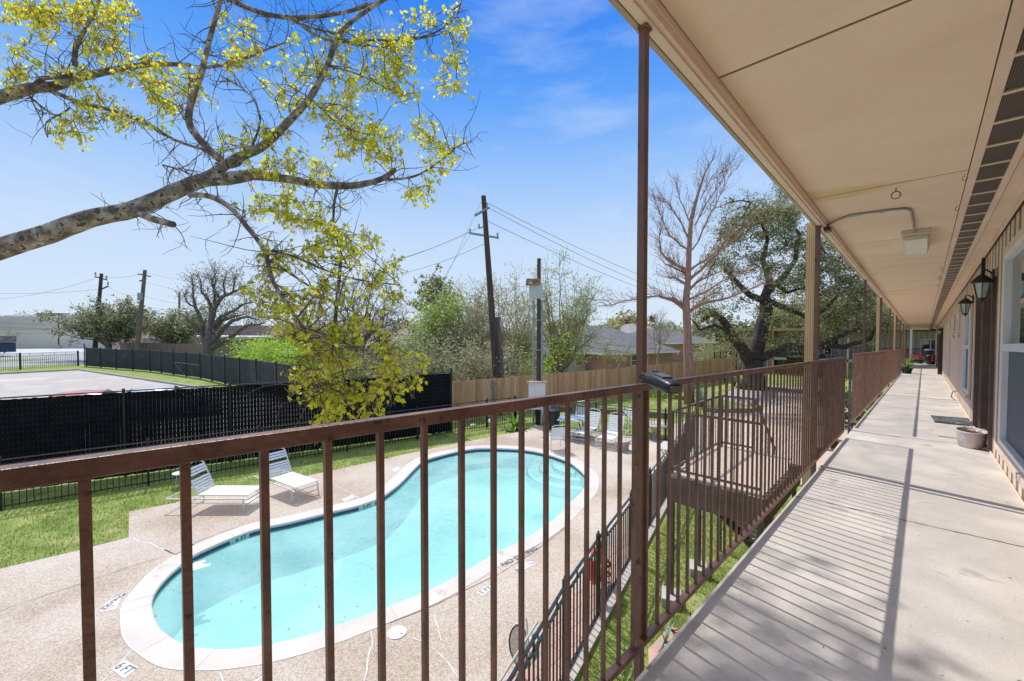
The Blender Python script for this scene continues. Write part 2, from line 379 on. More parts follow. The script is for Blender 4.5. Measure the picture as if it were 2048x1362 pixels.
# threshold blocks
th = MB(); th.box(7.45, 8.25, W0+.0, W0+.05, ZF+.002, ZF+.03, B); th.box(8.65, 9.35, W0+.0, W0+.05, ZF+.002, ZF+.03, B); th.build('threshold', M['steps_white'], blk)

# ---------------------------------------------------------------- railings
RY = .742
def railing(x0, x1, spacing, label, m, first, name='walkway_railing', zt=-.147):
    ZB = -1.124
    r = empty(name, B(x0, RY, ZB), label, 'railing', 'railings along the walkway')
    t = MB(); t.box(x0, x1, RY-.0125, RY+.0125, zt-.026, zt, B); t.build('top_rail', m, r, bevel=.002)
    t = MB(); t.box(x0, x1, RY-.0145, RY+.0145, ZB-.020, ZB, B); t.build('bottom_rail', m, r, bevel=.002)
    xs = []; x = first
    while x < x1-.01:
        xs.append(x); x += spacing
    rest = MB()
    for i, x in enumerate(xs):
        q = MB() if i < 100 else rest
        q.box(x-.0058, x+.0058, RY-.0058, RY+.0058, ZB, zt-.026, B)
        if i < 100: q.build('baluster', m, r)
    if len(xs) > 100: tag(rest.build('baluster_row', m, r), kind='stuff')
    for x in (x1-.014,):
        e = MB(); e.box(x-.012, x+.012, RY-.012, RY+.012, ZB, zt-.0265, B); e.build('end_post', m, r)
    return r
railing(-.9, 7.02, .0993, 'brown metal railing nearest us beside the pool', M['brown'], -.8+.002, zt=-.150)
railing(7.95, 41.3, .0993, 'brown railing, toned lighter for sunlight, running away past the stair opening', M['brown_sunlit'], 7.96, zt=-.122)
e = MB(); 
# posts
def post(x, w, label, m=None, group='brown posts holding the walkway roof', y=RY+.020, ground=True):
    b = MB(); zb = -H-SA*x+.0 if ground else ZF
    b.box(x-w/2, x+w/2, y-w/2, y+w/2, zb, ZC-.073, B)
    b.box(x-w*.8, x+w*.8, y-w*.75, y+w*.5, ZC-.083, ZC-.0735, B)
    return thing(b, 'roof_post', m or M['post'], B(x, y, zb), label, 'post', group, bevel=.003)
for x, w_, lb in ((1.475, .030, 'brown roof post nearest us with the black device on it'), (5.07, .040, 'brown roof post against the nearest tan fluted column'), (9.75, .036, 'brown roof post standing alone between two tan columns'),
    (13.6, .04, 'brown roof post against the second tan fluted column'), (17.6, .036, 'brown roof post midway down the walkway'), (21.8, .04, 'brown roof post against the third tan fluted column'),
    (25.9, .036, 'thin brown roof post beyond the third tan column'), (30.1, .04, 'thin brown roof post well down the walkway'), (34.2, .036, 'farthest thin brown roof post of the walkway')):
    post(x, w_, lb)
def fluted(x, label):
    y0, y1 = .797, .872; b = MB(); n = 5; poly = []
    # fluted metal column outline
    wx = .078; k = 4
    def edge(p, q, nrm):
        out = []
        for i in range(k*4):
            t = i/(k*4); ph = (i % 4); off = 0 if ph in (0, 1) else -.006
            out.append((p[0]+(q[0]-p[0])*t+nrm[0]*off, p[1]+(q[1]-p[1])*t+nrm[1]*off))
        return out
    c = [(x-wx/2, y0), (x+wx/2, y0), (x+wx/2, y1), (x-wx/2, y1)]
    for i, nr in enumerate(((0,-1), (1,0), (0,1), (-1,0))): poly += edge(c[i], c[(i+1) % 4], nr)
    zb = -H-SA*x
    b.prism(poly, zb, ZC+.0, B)
    thing(b, 'fluted_column', M['tan_col'], B(x, y0, zb), label, 'column', 'tan fluted columns along the walkway')
for x, lb in ((5.20, 'nearest tan fluted column outside the railing'), (14.1, 'second tan fluted column from us outside the railing'), (22.9, 'third tan fluted column from us'), (34.4, 'farthest tan fluted column by the walkway end')): fluted(x, lb)
# pale gate post at opening
b = MB(); b.box(7.72, 7.75, .735, .765, ZF-.3, -.35, B); thing(b, 'gate_post', mat('grey_olive_post', (.12,.11,.09), (.16,.15,.12)), B(8.7, .8, ZF), 'short grey post standing in the stair opening', 'post')

# ---------------------------------------------------------------- ceiling light with conduit
cl = empty('ceiling_light', BC(7.4, .1, ZC), 'square frosted ceiling light with dirty lens under the soffit', 'ceiling light')
a = MB(); a.box(6.72, 7.90, -.03, .215, ZC-.05, ZC-.001, BC); a.build('housing', mat('cream_light_housing', (.60,.52,.40), (.66,.58,.46), 6, .5), cl, bevel=.006)
a = MB(); a.box(6.80, 7.88, -.018, .203, ZC-.10, ZC-.0505, BC); a.build('lens', mat('frosted_lens', (.62,.57,.45), (.70,.66,.55), 4, .35, spots=((.50,.43,.30), 5, .66)), cl, bevel=.01)
cp = [BC(5.70, .80, ZC-.05), BC(5.66, .74, ZC-.03), BC(5.6, .66, ZC-.018), BC(5.54, .58, ZC-.012), BC(5.54, .48, ZC-.012), BC(5.57, .24, ZC-.012), BC(5.60, .16, ZC-.012), BC(5.66, .125, ZC-.013), BC(5.76, .113, ZC-.014), BC(6.3, .105, ZC-.016), BC(6.74, .10, ZC-.03)]
a = MB(); a.tube(cp, .011, 8); a.build('conduit', M['conduit'], cl, smooth=True)
a = MB()
for p, q in ((cp[3], cp[4]),): a.tube([p, q], .015, 8)
a.box(5.55, 5.575, .30, .34, ZC-.026, ZC-.001, BC); a.build('coupling', M['conduit'], cl)
a = MB(); a.box(5.64, 5.76, .74, .80, ZC-.10, ZC-.06, BC); a.build('junction_box', M['door'], cl, bevel=.004)
# hooks in the soffit
def hook(x, y, label, s=1.0, ring=False):
    b = MB(); pts = [BC(x, y, ZC-.001), BC(x, y, ZC-.02*s)]
    for i in range(9 if not ring else 13):
        an = math.pi/2 - i*math.pi*(1.45/8 if not ring else 2/12); pts.append(BC(x, y+.022*s*math.cos(an), ZC-.042*s+.022*s*math.sin(an)))
    b.tube(pts, .0032*s, 5)
    thing(b, 'ceiling_hook', mat('rusty_hook', (.16,.09,.05), (.25,.15,.09), 20, .6, metal=.4), BC(x, y, ZC), label, 'hook', 'hooks in the walkway soffit')
hook(4.87, .193, 'round rusty hook on the soffit seam before the ceiling light', 1.35, True)
hook(4.84, -.205, 'small hook at the wall end of the nearest full soffit seam', .7)
hook(5.85, -.205, 'small hook in the soffit beside the vent, level with the conduit', .7)
for i, x in enumerate((10.2, 11.3, 11.6, 12.9)):
    hook(x, -.2, ('first', 'second', 'third', 'last')[i]+' of the small hooks in a row beyond the ceiling light', .9)

# ---------------------------------------------------------------- wall lanterns
def lantern(x, y, zt, label, s=1.0):
    r = empty('wall_lantern', B(x, W0+.01, zt-.1*s), label, 'wall lantern', 'coach lanterns on the walkway wall')
    base = B(x, y, zt)
    ax = Vector((1,0,0)); ay = Vector((0,1,0))
    a = MB(); a.lathe(base, [(.002,-.03*s),(.014*s,-.036*s),(.016*s,-.045*s),(.04*s,-.062*s),(.088*s,-.112*s),(.098*s,-.122*s),(.096*s,-.130*s),(.06*s,-.134*s)], 6); a.build('cap', M['black'], r)
    a = MB(); a.lathe(base, [(.062*s,-.135*s),(.034*s,-.29*s)], 6); a.build('glass', mat('seeded_lantern_glass', (.36,.42,.38), (.50,.55,.50), 30, .15, .3, spec=.9), r)
    a = MB()
    for k in range(6):
        an = 2*math.pi*k/6; c, sn = math.cos(an), math.sin(an)
        a.bar(base+Vector((.065*s*c, .065*s*sn, -.134*s)), base+Vector((.036*s*c, .036*s*sn, -.292*s)), .007*s)
    a.lathe(base, [(.040*s,-.288*s),(.041*s,-.298*s),(.022*s,-.312*s),(.008*s,-.33*s),(.002,-.34*s)], 6); a.build('cage', M['black'], r)
    a = MB(); a.tube([base+Vector((0,0,-.04*s)), base+Vector((0,0,-.005*s)), base+Vector((0,-.02,.008*s)), B(x, W0+.035, zt-.03*s), B(x, W0+.02, zt-.07*s)], .009*s, 6)
    a.box(x-.035*s, x+.035*s, W0+.012, W0+.03, zt-.13*s, zt+.0, B); a.build('bracket', M['black'], r)
lantern(7.24, -.463, .885, 'large black coach lantern nearest us beside the brown door', 1.1)
lantern(9.93, -.466, .83, 'second black coach lantern beyond the brown doors')
lantern(25, -.46, .8, 'small dark coach lantern by the far open screen door')

# ---------------------------------------------------------------- things on the walkway
b = MB(); b.prism([(10.38,-.11),(9.55,-.15),(9.55,-.575),(10.45,-.575)], ZF+.001, ZF+.016, B)
thing(b, 'doormat', mat('patterned_rubber_mat', (.03,.035,.04), (.16,.17,.17), 16, .9, .5, lo=.47, hi=.55), B(10, -.35, ZF), 'dark patterned doormat lying before the farther brown door', 'doormat')
b = MB(); b.prism([(8.82,-.12),(8.10,-.16),(8.08,-.57),(8.75,-.57)], ZF+.001, ZF+.012, B)
thing(b, 'doormat', mat('beige_mat', (.52,.46,.40), (.58,.52,.46), 20, .95, .3), B(8.4, -.35, ZF), 'pale beige doormat behind the pink planter', 'doormat')
# planter: oval tub with white script
pl = empty('planter_tub', B(7.62, -.46, ZF), 'oval dusty pink planter tub with white lettering and dry stems', 'planter')
pc = B(7.6, -.44, ZF)
a = MB(); a.lathe(pc, [(.125,.002),(.145,.01),(.168,.18),(.174,.197),(.168,.203),(.162,.192),(.155,.16)], 28, 1.3, .8)
a.build('tub', mat('dusty_pink_enamel', (.56,.46,.46), (.62,.52,.52), 5, .5), pl, smooth=True)
a = MB(); a.lathe(pc, [(.155,.150),(.155,.162)], 20, 1.3, .8); a.build('soil', mat('dark_soil', (.02,.016,.012), (.05,.04,.03), 30, .95), pl)
a = MB()
for i in range(16):
    an = rng.uniform(0, 6.28); p0 = pc+Vector((.1*math.cos(an), .06*math.sin(an), .15)); q = p0+Vector((rng.uniform(-.08,.08), rng.uniform(-.08,.08), rng.uniform(.03,.13)))
    a.tube([p0, (p0+q)/2+Vector((rng.uniform(-.02,.02), 0, .01)), q], [.003,.0025,.0015], 4)
a.build('stem', mat('dry_stem', (.45,.35,.22), (.55,.43,.28)), pl)
def text_mesh(s, size, shear=0.0, bold=0.0):
    c = bpy.data.curves.new('lettering', 'FONT'); c.body = s; c.size = size; c.align_x = 'CENTER'; c.align_y = 'CENTER'; c.extrude = 0; c.shear = shear; c.offset = bold; c.resolution_u = 3
    o = bpy.data.objects.new('lettering', c); COL.objects.link(o); bpy.context.view_layer.update()
    me = bpy.data.meshes.new_from_object(o); bpy.data.objects.remove(o); bpy.data.curves.remove(c)
    vs = [tuple(v.co) for v in me.vertices]; fs = [tuple(p.vertices) for p in me.polygons]; bpy.data.meshes.remove(me)
    return vs, fs
def tub_text(s, ang, size, z):
    vs, fs = text_mesh(s, size, .25)
    out = []
    for (tx, ty, _) in vs:
        an = ang+tx/.18; rr = .1535+.023*((z+ty)/.18-.5)+.006
        out.append(pc+Vector((rr*1.3*math.cos(an), rr*.8*math.sin(an), z+ty)))
    return out, fs
a = MB()
for s, an, sz in (('ift', R(140), .12), ('dr', R(215), .12)):
    vs, fs = tub_text(s, an, sz, .115); a.add(vs, fs)
    for u in range(4): pass
a.build('lettering', mat('white_lettering', (.8,.8,.8)), pl)
# pot plant against railing far down
def spiky(c, n, L, r, name_mat, parent, w=.012, droop=.5, nm='leaves', seed=1):
    rg = random.Random(seed); a = MB(); c = Vector(c)
    for i in range(n):
        an = rg.uniform(0, 6.28); el = rg.uniform(.35, 1.35); l = L*rg.uniform(.7, 1.1); p = c.copy(); d = Vector((math.cos(an)*math.cos(el), math.sin(an)*math.cos(el), math.sin(el))); sd = Vector((-math.sin(an), math.cos(an), 0))
        vs = []; k = 5
        for j in range(k+1):
            t = j/k; ww = w*(1-t)**.6*(1 if j else .8)
            vs += [p-sd*ww, p+sd*ww+Vector((0,0,ww*.3))]
            p = p+d*(l/k); d = (d+Vector((0,0,-droop/k))).normalized()
        a.add(vs, [(2*j, 2*j+1, 2*j+3, 2*j+2) for j in range(k)])
    return a.build(nm, name_mat, parent)
def potted(name, loc, label, cat='potted plant', pot_r=.13, pot_h=.22, L=.45, n=26, pm=None, lm=None, w=.02, droop=.9, group=None, seed=1):
    r = empty(name, loc, label, cat, group); c = Vector(loc)
    a = MB(); a.lathe(c, [(pot_r*.7,.0),(pot_r,pot_h*.9),(pot_r*1.08,pot_h*.9),(pot_r*1.08,pot_h),(pot_r*.95,pot_h),(pot_r*.9,pot_h*.85)], 16); a.build('pot', pm or M['pot_green'], r, smooth=True)
    spiky(c+Vector((0,0,pot_h*.85)), n, L, 0, lm or M['lf_plant'], r, w, droop, seed=seed); return r
M['pot_green'] = mat('dark_green_pot', (.02,.06,.04), (.03,.08,.055), rough=.4)
M['lf_plant'] = leafmat('plant_leaf', [(.12,.22,.05), (.25,.38,.10), (.50,.58,.28)], .3)
M['lf_agave'] = leafmat('agave_leaf', [(.16,.24,.17), (.22,.32,.22), (.30,.40,.28)], .1)
M['lf_dark'] = leafmat('dark_plant_leaf', [(.02,.05,.015), (.05,.10,.03)], .25)
M['lf_bright'] = leafmat('bright_plant_leaf', [(.12,.28,.03), (.25,.45,.05), (.35,.55,.08)], .45)
potted('potted_plant', B(25.8, .52, ZF), 'spiky pale green plant in dark pot against the far railing', n=34, L=.62, w=.035, pot_r=.2, pot_h=.25)

# ---------------------------------------------------------------- black plastic device on the post
dv = empty('rail_device', B(1.52, .71, -.10), 'black plastic clamp on device resting on the railing at the post', 'device')
d0 = PD(1283, 751, 1.47); d1 = PD(1296, 752, 1.43); d2 = PD(1322, 762, 1.33); d3 = PD(1352, 778, 1.24)
a = MB(); prof = [(.0, .004), (.04, .020), (.15, .030), (.35, .035), (.6, .035), (.85, .031), (.97, .025), (1.0, .018)]
ctr = [d1.lerp(d3, t) for t, _ in prof]; dd = (d3-d1).normalized(); up = UP; sd = dd.cross(up).normalized(); up = sd.cross(dd)
vs = []; fs = []; n = 16
for (t, r_), c in zip(prof, ctr):
    for k in range(n):
        an = 2*math.pi*k/n; cx = math.cos(an); sy = math.sin(an)
        cx = math.copysign(abs(cx)**.7, cx); sy = math.copysign(abs(sy)**.7, sy)
        vs.append(c+sd*(r_*.86*cx)+up*(r_*.66*sy))
for i in range(len(prof)-1):
    for k in range(n): k2 = (k+1) % n; fs.append((i*n+k, i*n+k2, (i+1)*n+k2, (i+1)*n+k))
fs.append(tuple(range(n))[::-1]); fs.append(tuple((len(prof)-1)*n+k for k in range(n)))
a.add(vs, fs); a.build('casing', mat('black_rubber_plastic', (.008,.0085,.01), (.013,.014,.016), 40, .38), dv, smooth=True)
c = d1.lerp(d3, .55)+up*.0235
a = MB(); a.obox(c, dd*.033, sd*.016, up*.0025); a.build('top_panel', mat('grey_plastic_panel', (.07,.08,.09), (.10,.11,.125), 20, .45), dv, bevel=.002)
a = MB(); a.obox(d1.lerp(d3, .28)+up*.0262, dd*.008, sd*.010, up*.002); a.build('slot', M['black'], dv)
a = MB(); a.obox(d1.lerp(d3, 1.0), dd*.002, sd*.017, up*.009); a.build('end_cap', mat('brown_grey_cap', (.12,.105,.10), rough=.4), dv, bevel=.002)
a = MB(); pp = d0
a.tube([d1.lerp(d3,.05)+up*.004, d0+RT*.008+up*.006, d0-RT*.006+up*.0, d0-RT*.004-up*.012, d1.lerp(d3,.05)-up*.012], .0045, 8); a.build('clamp_loop', mat('grey_shiny_clamp', (.05,.055,.06), rough=.25), dv, smooth=True)

a = MB()
for i in range(120):
    x = rng.uniform(.8, 14); y = rng.uniform(-.5, .7); s_ = rng.uniform(.003, .009); an = rng.uniform(0, 6.28)
    a.add([B(x+s_*math.cos(an+k*1.57)*(1 if k % 2 else .45), y+s_*math.sin(an+k*1.57)*(1 if k % 2 else .45), ZF+.0015) for k in range(4)], [(0,1,2,3)])
tag(a.build('walkway_debris', mat('dry_debris', (.10,.07,.05), (.22,.16,.11), 40)), 'tiny dry leaf scraps scattered on the walkway', 'debris', kind='stuff')
# ================================================================ ground, pool
def smooth_loop(pts, k=4):
    n = len(pts); out = []
    for i in range(n):
        p0, p1, p2, p3 = pts[i-1], pts[i], pts[(i+1) % n], pts[(i+2) % n]
        for j in range(k):
            t = j/k
            out.append(tuple(.5*((2*p1[a])+(-p0[a]+p2[a])*t+(2*p0[a]-5*p1[a]+4*p2[a]-p3[a])*t*t+(-p0[a]+3*p1[a]-3*p2[a]+p3[a])*t**3) for a in (0, 1)))
    return out
ZT = .07   # deck / coping top
inner_px = [(304,1208),(308,1231),(320,1255),(340,1271),(363,1285),(393,1293),(433,1296),(467,1296),(512,1291),(545,1286),(612,1270),(679,1248),(779,1211),(865,1176),(935,1138),(999,1101),(1060,1070),(1102,1042),(1135,1012),(1152,994),(1166,978),(1171,962),(1170,951),(1157,937),(1135,922),(1091,907),(1055,900),(1024,897),(985,896),(950,897),(912,903),(865,915),(845,923),(830,936),(812,955),(795,971),(775,986),(759,996),(719,1010),(652,1026),(579,1044),(512,1058),(470,1073),(427,1091),(387,1110),(362,1129),(340,1148),(320,1170),(308,1190)]
inner = smooth_loop([tuple(P(x, y, ZT)[:2]) for x, y in inner_px], 3)
def offset_loop(loop, d):
    n = len(loop); out = []
    for i in range(n):
        a = Vector(loop[i-3]); b = Vector(loop[(i+3) % n]); t = (b-a).normalized(); nn = Vector((t.y, -t.x)); out.append((loop[i][0]+nn.x*d, loop[i][1]+nn.y*d))
    return out
def area(l): return sum(l[i-1][0]*l[i][1]-l[i][0]*l[i-1][1] for i in range(len(l)))/2
if area(inner) < 0: inner = inner[::-1]
outer = offset_loop(inner, .34)
def ring(mb, a, b, za, zb):
    n = len(a); mb.add([(p[0], p[1], za) for p in a]+[(p[0], p[1], zb) for p in b], [(i, (i+1) % n, (i+1) % n+n, i+n) for i in range(n)])
def fill(name, outer_pts, holes, z, m, skirt=0, parent=None, cuts=0):
    bm = bmesh.new()
    def loop(pts):
        vs = [bm.verts.new((p[0], p[1], z)) for p in pts]; es = [bm.edges.new((vs[i-1], vs[i])) for i in range(len(vs))]; return vs, es
    vs, es = loop(outer_pts); E_ = list(es)
    for h in holes: E_ += loop(h)[1]
    bmesh.ops.triangle_fill(bm, use_beauty=True, use_dissolve=False, edges=E_)
    for f in bm.faces:
        if f.normal.z < 0: f.normal_flip()
    if skirt:
        n = len(vs); low = [bm.verts.new((v.co.x, v.co.y, z-skirt)) for v in vs]
        for i in range(n): bm.faces.new((vs[i-1], vs[i], low[i], low[i-1]))
    me = bpy.data.meshes.new(name); bm.to_mesh(me); bm.free(); me.materials.append(m)
    o = bpy.data.objects.new(name, me); COL.objects.link(o)
    if parent: o.parent = parent
    return o
# aggregate deck material
def deckmat():
    m, b = pbsdf('pebble_deck'); N, L = nt(m); b.inputs['Roughness'].default_value = .85
    tc = N.new('ShaderNodeTexCoord'); v = N.new('ShaderNodeTexVoronoi'); v.inputs['Scale'].default_value = 62
    L.new(tc.outputs['Object'], v.inputs['Vector'])
    sp = N.new('ShaderNodeSeparateColor'); L.new(v.outputs['Color'], sp.inputs[0])
    r = ramp(N, [(0, (.19,.125,.08)), (.2, (.34,.25,.17)), (.45, (.46,.355,.255)), (.7, (.56,.465,.365)), (1, (.67,.60,.51))]); L.new(sp.outputs[0], r.inputs['Fac'])
    nz = N.new('ShaderNodeTexNoise'); nz.inputs['Scale'].default_value = .5; nz.inputs['Detail'].default_value = 5; L.new(tc.outputs['Object'], nz.inputs['Vector'])
    r2 = ramp(N, [(.34, (.60,.53,.45)), (.5, (.50,.41,.32)), (.64, (.33,.235,.155))]); L.new(nz.outputs['Fac'], r2.inputs['Fac'])
    mx = N.new('ShaderNodeMix'); mx.data_type = 'RGBA'; mx.inputs['Factor'].default_value = .52; L.new(r.outputs['Color'], mx.inputs['A']); L.new(r2.outputs['Color'], mx.inputs['B'])
    L.new(mx.outputs['Result'], b.inputs['Base Color'])
    bp = N.new('ShaderNodeBump'); bp.inputs['Strength'].default_value = .5; bp.inputs['Distance'].default_value = .004; L.new(v.outputs['Distance'], bp.inputs['Height']); L.new(bp.outputs[0], b.inputs['Normal'])
    return m
M['deck'] = deckmat()
def grassmat(name, a, b_, c, scale=1.3):
    m, b = pbsdf(name); N, L = nt(m); b.inputs['Roughness'].default_value = .9; b.inputs['Specular IOR Level'].default_value = .2
    tc = N.new('ShaderNodeTexCoord'); n1 = N.new('ShaderNodeTexNoise'); n1.inputs['Scale'].default_value = scale; n1.inputs['Detail'].default_value = 8; n1.inputs['Roughness'].default_value = .65
    n2 = N.new('ShaderNodeTexNoise'); n2.inputs['Scale'].default_value = 45; n2.inputs['Detail'].default_value = 3
    L.new(tc.outputs['Object'], n1.inputs['Vector']); L.new(tc.outputs['Object'], n2.inputs['Vector'])
    mm = N.new('ShaderNodeMath'); mm.operation = 'MULTIPLY_ADD'; L.new(n2.outputs['Fac'], mm.inputs[0]); mm.inputs[1].default_value = .35; 
    m2 = N.new('ShaderNodeMath'); m2.operation = 'MULTIPLY'; m2.inputs[1].default_value = .68; L.new(n1.outputs['Fac'], m2.inputs[0]); L.new(m2.outputs[0], mm.inputs[2])
    r = ramp(N, [(.31, (.34,.29,.15)), (.39, a), (.52, b_), (.68, c)]); L.new(mm.outputs[0], r.inputs['Fac']); L.new(r.outputs['Color'], b.inputs['Base Color'])
    bp = N.new('ShaderNodeBump'); bp.inputs['Strength'].default_value = .8; bp.inputs['Distance'].default_value = .03; L.new(n2.outputs['Fac'], bp.inputs['Height']); L.new(bp.outputs[0], b.inputs['Normal'])
    return m
M['lawn'] = grassmat('lawn', (.12,.18,.035), (.25,.31,.075), (.42,.41,.16))
M['dirt'] = grassmat('dry_ground', (.13,.13,.05), (.22,.2,.09), (.32,.26,.16), .35)
ogr = [(-400,-200),(500,-200),(500,400),(-400,400)]
o = fill('ground', ogr, [offset_loop(inner, .1)], 0.0, M['lawn']); tag(o, kind='structure')
# deck polygon (left step, far edge, corner, right side, brick strip side)
deck_px = [(0,1137),(157,1100),(257,1074),(258,1023),(350,1005),(383,993),(512,971),(605,953),(652,943),(759,920),(809,908),(862,897),(979,874),(1024,866),(1050,862)]
dk = [tuple(P(x, y, ZT)[:2]) for x, y in deck_px]
near = [(-3,1.1),(1.5,2.25),(3.92,2.98),(5.14,3.28),(6.91,3.71),(8.3,4.05),(10.87,4.68),(15.3,5.8)]
pf_right = [(15.3,6.82),(13.9,12.1)]
ex = Vector(dk[0])+(Vector(dk[0])-Vector(dk[1])).normalized()*5
deck_poly = [tuple(ex)]+dk+[(13.6,12.0),(15.2,6.8),(15.4,5.85)]+near[:-1][::-1]+[(-6,.35)]
o = fill('pool_deck', deck_poly, [offset_loop(inner, .335)], ZT-.006, M['deck'], skirt=.2); tag(o, kind='structure')
pool = empty('swimming_pool', (5, 8, 0), 'kidney shaped swimming pool with pale coping and blue tile band', 'swimming pool')
M['coping'] = mat('cream_coping', (.56,.50,.43), (.64,.575,.50), 1.6, .7, .2, 40, spots=((.50,.42,.34), 3, .66))
a = MB(); ring(a, inner, offset_loop(inner, .015), ZT-.012, ZT); ring(a, offset_loop(inner, .015), outer, ZT, ZT); ring(a, outer, outer, ZT, ZT-.03); ring(a, inner, inner, ZT-.05, ZT-.012); ring(a, offset_loop(inner,.05), inner, ZT-.05, ZT-.05)
n_ = len(inner); a.build('coping', M['coping'], pool)
a = MB(); o2 = offset_loop(inner, .015)
for i in range(0, n_, 9):
    p = Vector((*inner[i], ZT+.001)); q = Vector((*outer[i], ZT+.001)); t = (q-p).cross(Vector((0,0,1))).normalized()*.004
    a.add([p-t, p+t, q+t, q-t], [(0,1,2,3)])
a.build('coping_joint', mat('grey_joint', (.42,.36,.31)), pool)
# white paint drips along outer edge of the coping
a = MB()
for i in range(n_):
    j = (i+1) % n_; w0 = .012+.03*max(0, noise.noise(Vector((outer[i][0]*2.1, outer[i][1]*2.1, 0)))); w1 = .012+.03*max(0, noise.noise(Vector((outer[j][0]*2.1, outer[j][1]*2.1, 0))))
    oo = offset_loop(inner, .34)
    ci, cj = Vector(outer[i]), Vector(outer[j]); ni = (ci-Vector(inner[i])).normalized(); nj = (cj-Vector(inner[j])).normalized()
    a.add([(*(ci-ni*.004), ZT+.0005), (*(cj-nj*.004), ZT+.0005), (*(cj+nj*w1), ZT-.001), (*(ci+ni*w0), ZT-.001)], [(3,2,1,0)])
a.build('paint_edge', mat('white_deck_paint', (.72,.70,.68), (.62,.58,.54), 12, .7), pool)
tile_in = offset_loop(inner, .03)
M['tile'] = brickmat('blue_pool_tile', (.010,.055,.13), (.02,.11,.20), (.03,.16,.22), 1.0, .25, .004, .05, .05)
a = MB(); ring(a, tile_in, tile_in, -.085, ZT-.051); a.build('tile_band', M['tile'], pool)
M['plaster'] = mat('pool_plaster', (.58,.79,.77), (.66,.84,.82), .45, .8, c3=(.62,.82,.80), spots=((.52,.73,.73), 1.1, .62))
a = MB()
def depth(x, y): 
    t = max(0, min(1, (x-3.5)/6.0)); return -.80+.28*t
b1 = tile_in; b2 = offset_loop(inner, -.25)
ring(a, b1, b1, -.42, -.085); nb = len(b1)
fl = [(p[0], p[1]) for p in offset_loop(inner, -.12)]
a.add([(p[0], p[1], -.42) for p in b1]+[(p[0], p[1], depth(*p)) for p in fl], [(i+nb, (i+1) % nb+nb, (i+1) % nb, i) for i in range(nb)])
bo = a.build('basin', M['plaster'], pool, smooth=False)
fo = fill('basin_floor', fl, [], 0, M['plaster'], parent=pool)
for v in fo.data.vertices: v.co.z = depth(v.co.x, v.co.y)
fo.location = -Vector(pool.location)
# entry steps at the shallow right corner
st = MB()
c0 = Vector((P(1150, 925, 0).x, P(1150, 925, 0).y))
def inside(p):
    c = False; n = len(inner)
    for i in range(n):
        (x1, y1), (x2, y2) = inner[i-1], inner[i]
        if (y1 > p[1]) != (y2 > p[1]) and p[0] < (x2-x1)*(p[1]-y1)/(y2-y1)+x1: c = not c
    return c
for k, (rad, z) in enumerate(((.75, -.11), (1.15, -.20), (1.55, -.30))):
    poly = []
    for i in range(40):
        an = 2*math.pi*i/40; r_ = rad
        while r_ > .05 and not inside((c0.x+r_*math.cos(an), c0.y+r_*math.sin(an))): r_ -= .04
        poly.append((c0.x+r_*math.cos(an), c0.y+r_*math.sin(an)))
    st.mi = 0; st.prism(poly, -1.0, z)
    st.mi = 1
    for i in range(40):
        p, q = Vector(poly[i]), Vector(poly[(i+1) % 40])
        if (p-c0).length > rad-.06 and (q-c0).length > rad-.06:
            n1 = (p-c0).normalized()*.05; n2 = (q-c0).normalized()*.05
            st.add([(p.x-n1.x, p.y-n1.y, z+.003), (p.x, p.y, z+.003), (q.x, q.y, z+.003), (q.x-n2.x, q.y-n2.y, z+.003)], [(0,1,2,3)])
st.build('entry_steps', [M['plaster'], mat('grey_blue_step_edge', (.10,.20,.26))], pool)
# water
def watermat():
    m = bpy.data.materials.new('pool_water'); m.use_nodes = True; N, L = nt(m); N.clear()
    out = N.new('ShaderNodeOutputMaterial'); tr = N.new('ShaderNodeBsdfTransparent'); tr.inputs[0].default_value = (.70,.93,.90,1)
    gl = N.new('ShaderNodeBsdfGlossy'); gl.inputs['Roughness'].default_value = .03; gl.inputs['Color'].default_value = (1,1,1,1)
    fr = N.new('ShaderNodeFresnel'); fr.inputs['IOR'].default_value = 1.33; mx = N.new('ShaderNodeMixShader')
    tc = N.new('ShaderNodeTexCoord'); nz = N.new('ShaderNodeTexNoise'); nz.inputs['Scale'].default_value = 6; nz.inputs['Detail'].default_value = 6; nz.inputs['Distortion'].default_value = .6
    L.new(tc.outputs['Object'], nz.inputs['Vector'])
    bp = N.new('ShaderNodeBump'); bp.inputs['Strength'].default_value = .6; bp.inputs['Distance'].default_value = .04; L.new(nz.outputs['Fac'], bp.inputs['Height'])
    L.new(bp.outputs[0], gl.inputs['Normal']); L.new(bp.outputs[0], fr.inputs['Normal'])
    df = N.new('ShaderNodeBsdfDiffuse'); df.inputs[0].default_value = (.47,.73,.69,1)
    m0 = N.new('ShaderNodeMixShader'); tn = N.new('ShaderNodeTexNoise'); tn.inputs['Scale'].default_value = .55; tn.inputs['Detail'].default_value = 6; tn.inputs['Distortion'].default_value = .8; L.new(tc.outputs['Object'], tn.inputs['Vector']); tm = N.new('ShaderNodeMapRange'); tm.inputs['From Min'].default_value = .35; tm.inputs['From Max'].default_value = .65; tm.inputs['To Min'].default_value = .30; tm.inputs['To Max'].default_value = .62; L.new(tn.outputs['Fac'], tm.inputs['Value']); L.new(tm.outputs[0], m0.inputs[0]); L.new(tr.outputs[0], m0.inputs[1]); L.new(df.outputs[0], m0.inputs[2])
    L.new(fr.outputs[0], mx.inputs[0]); L.new(m0.outputs[0], mx.inputs[1]); L.new(gl.outputs[0], mx.inputs[2]); L.new(mx.outputs[0], out.inputs['Surface']); return m
o = fill('pool_water', offset_loop(inner, .028), [], -.055, watermat()); tag(o, kind='structure')
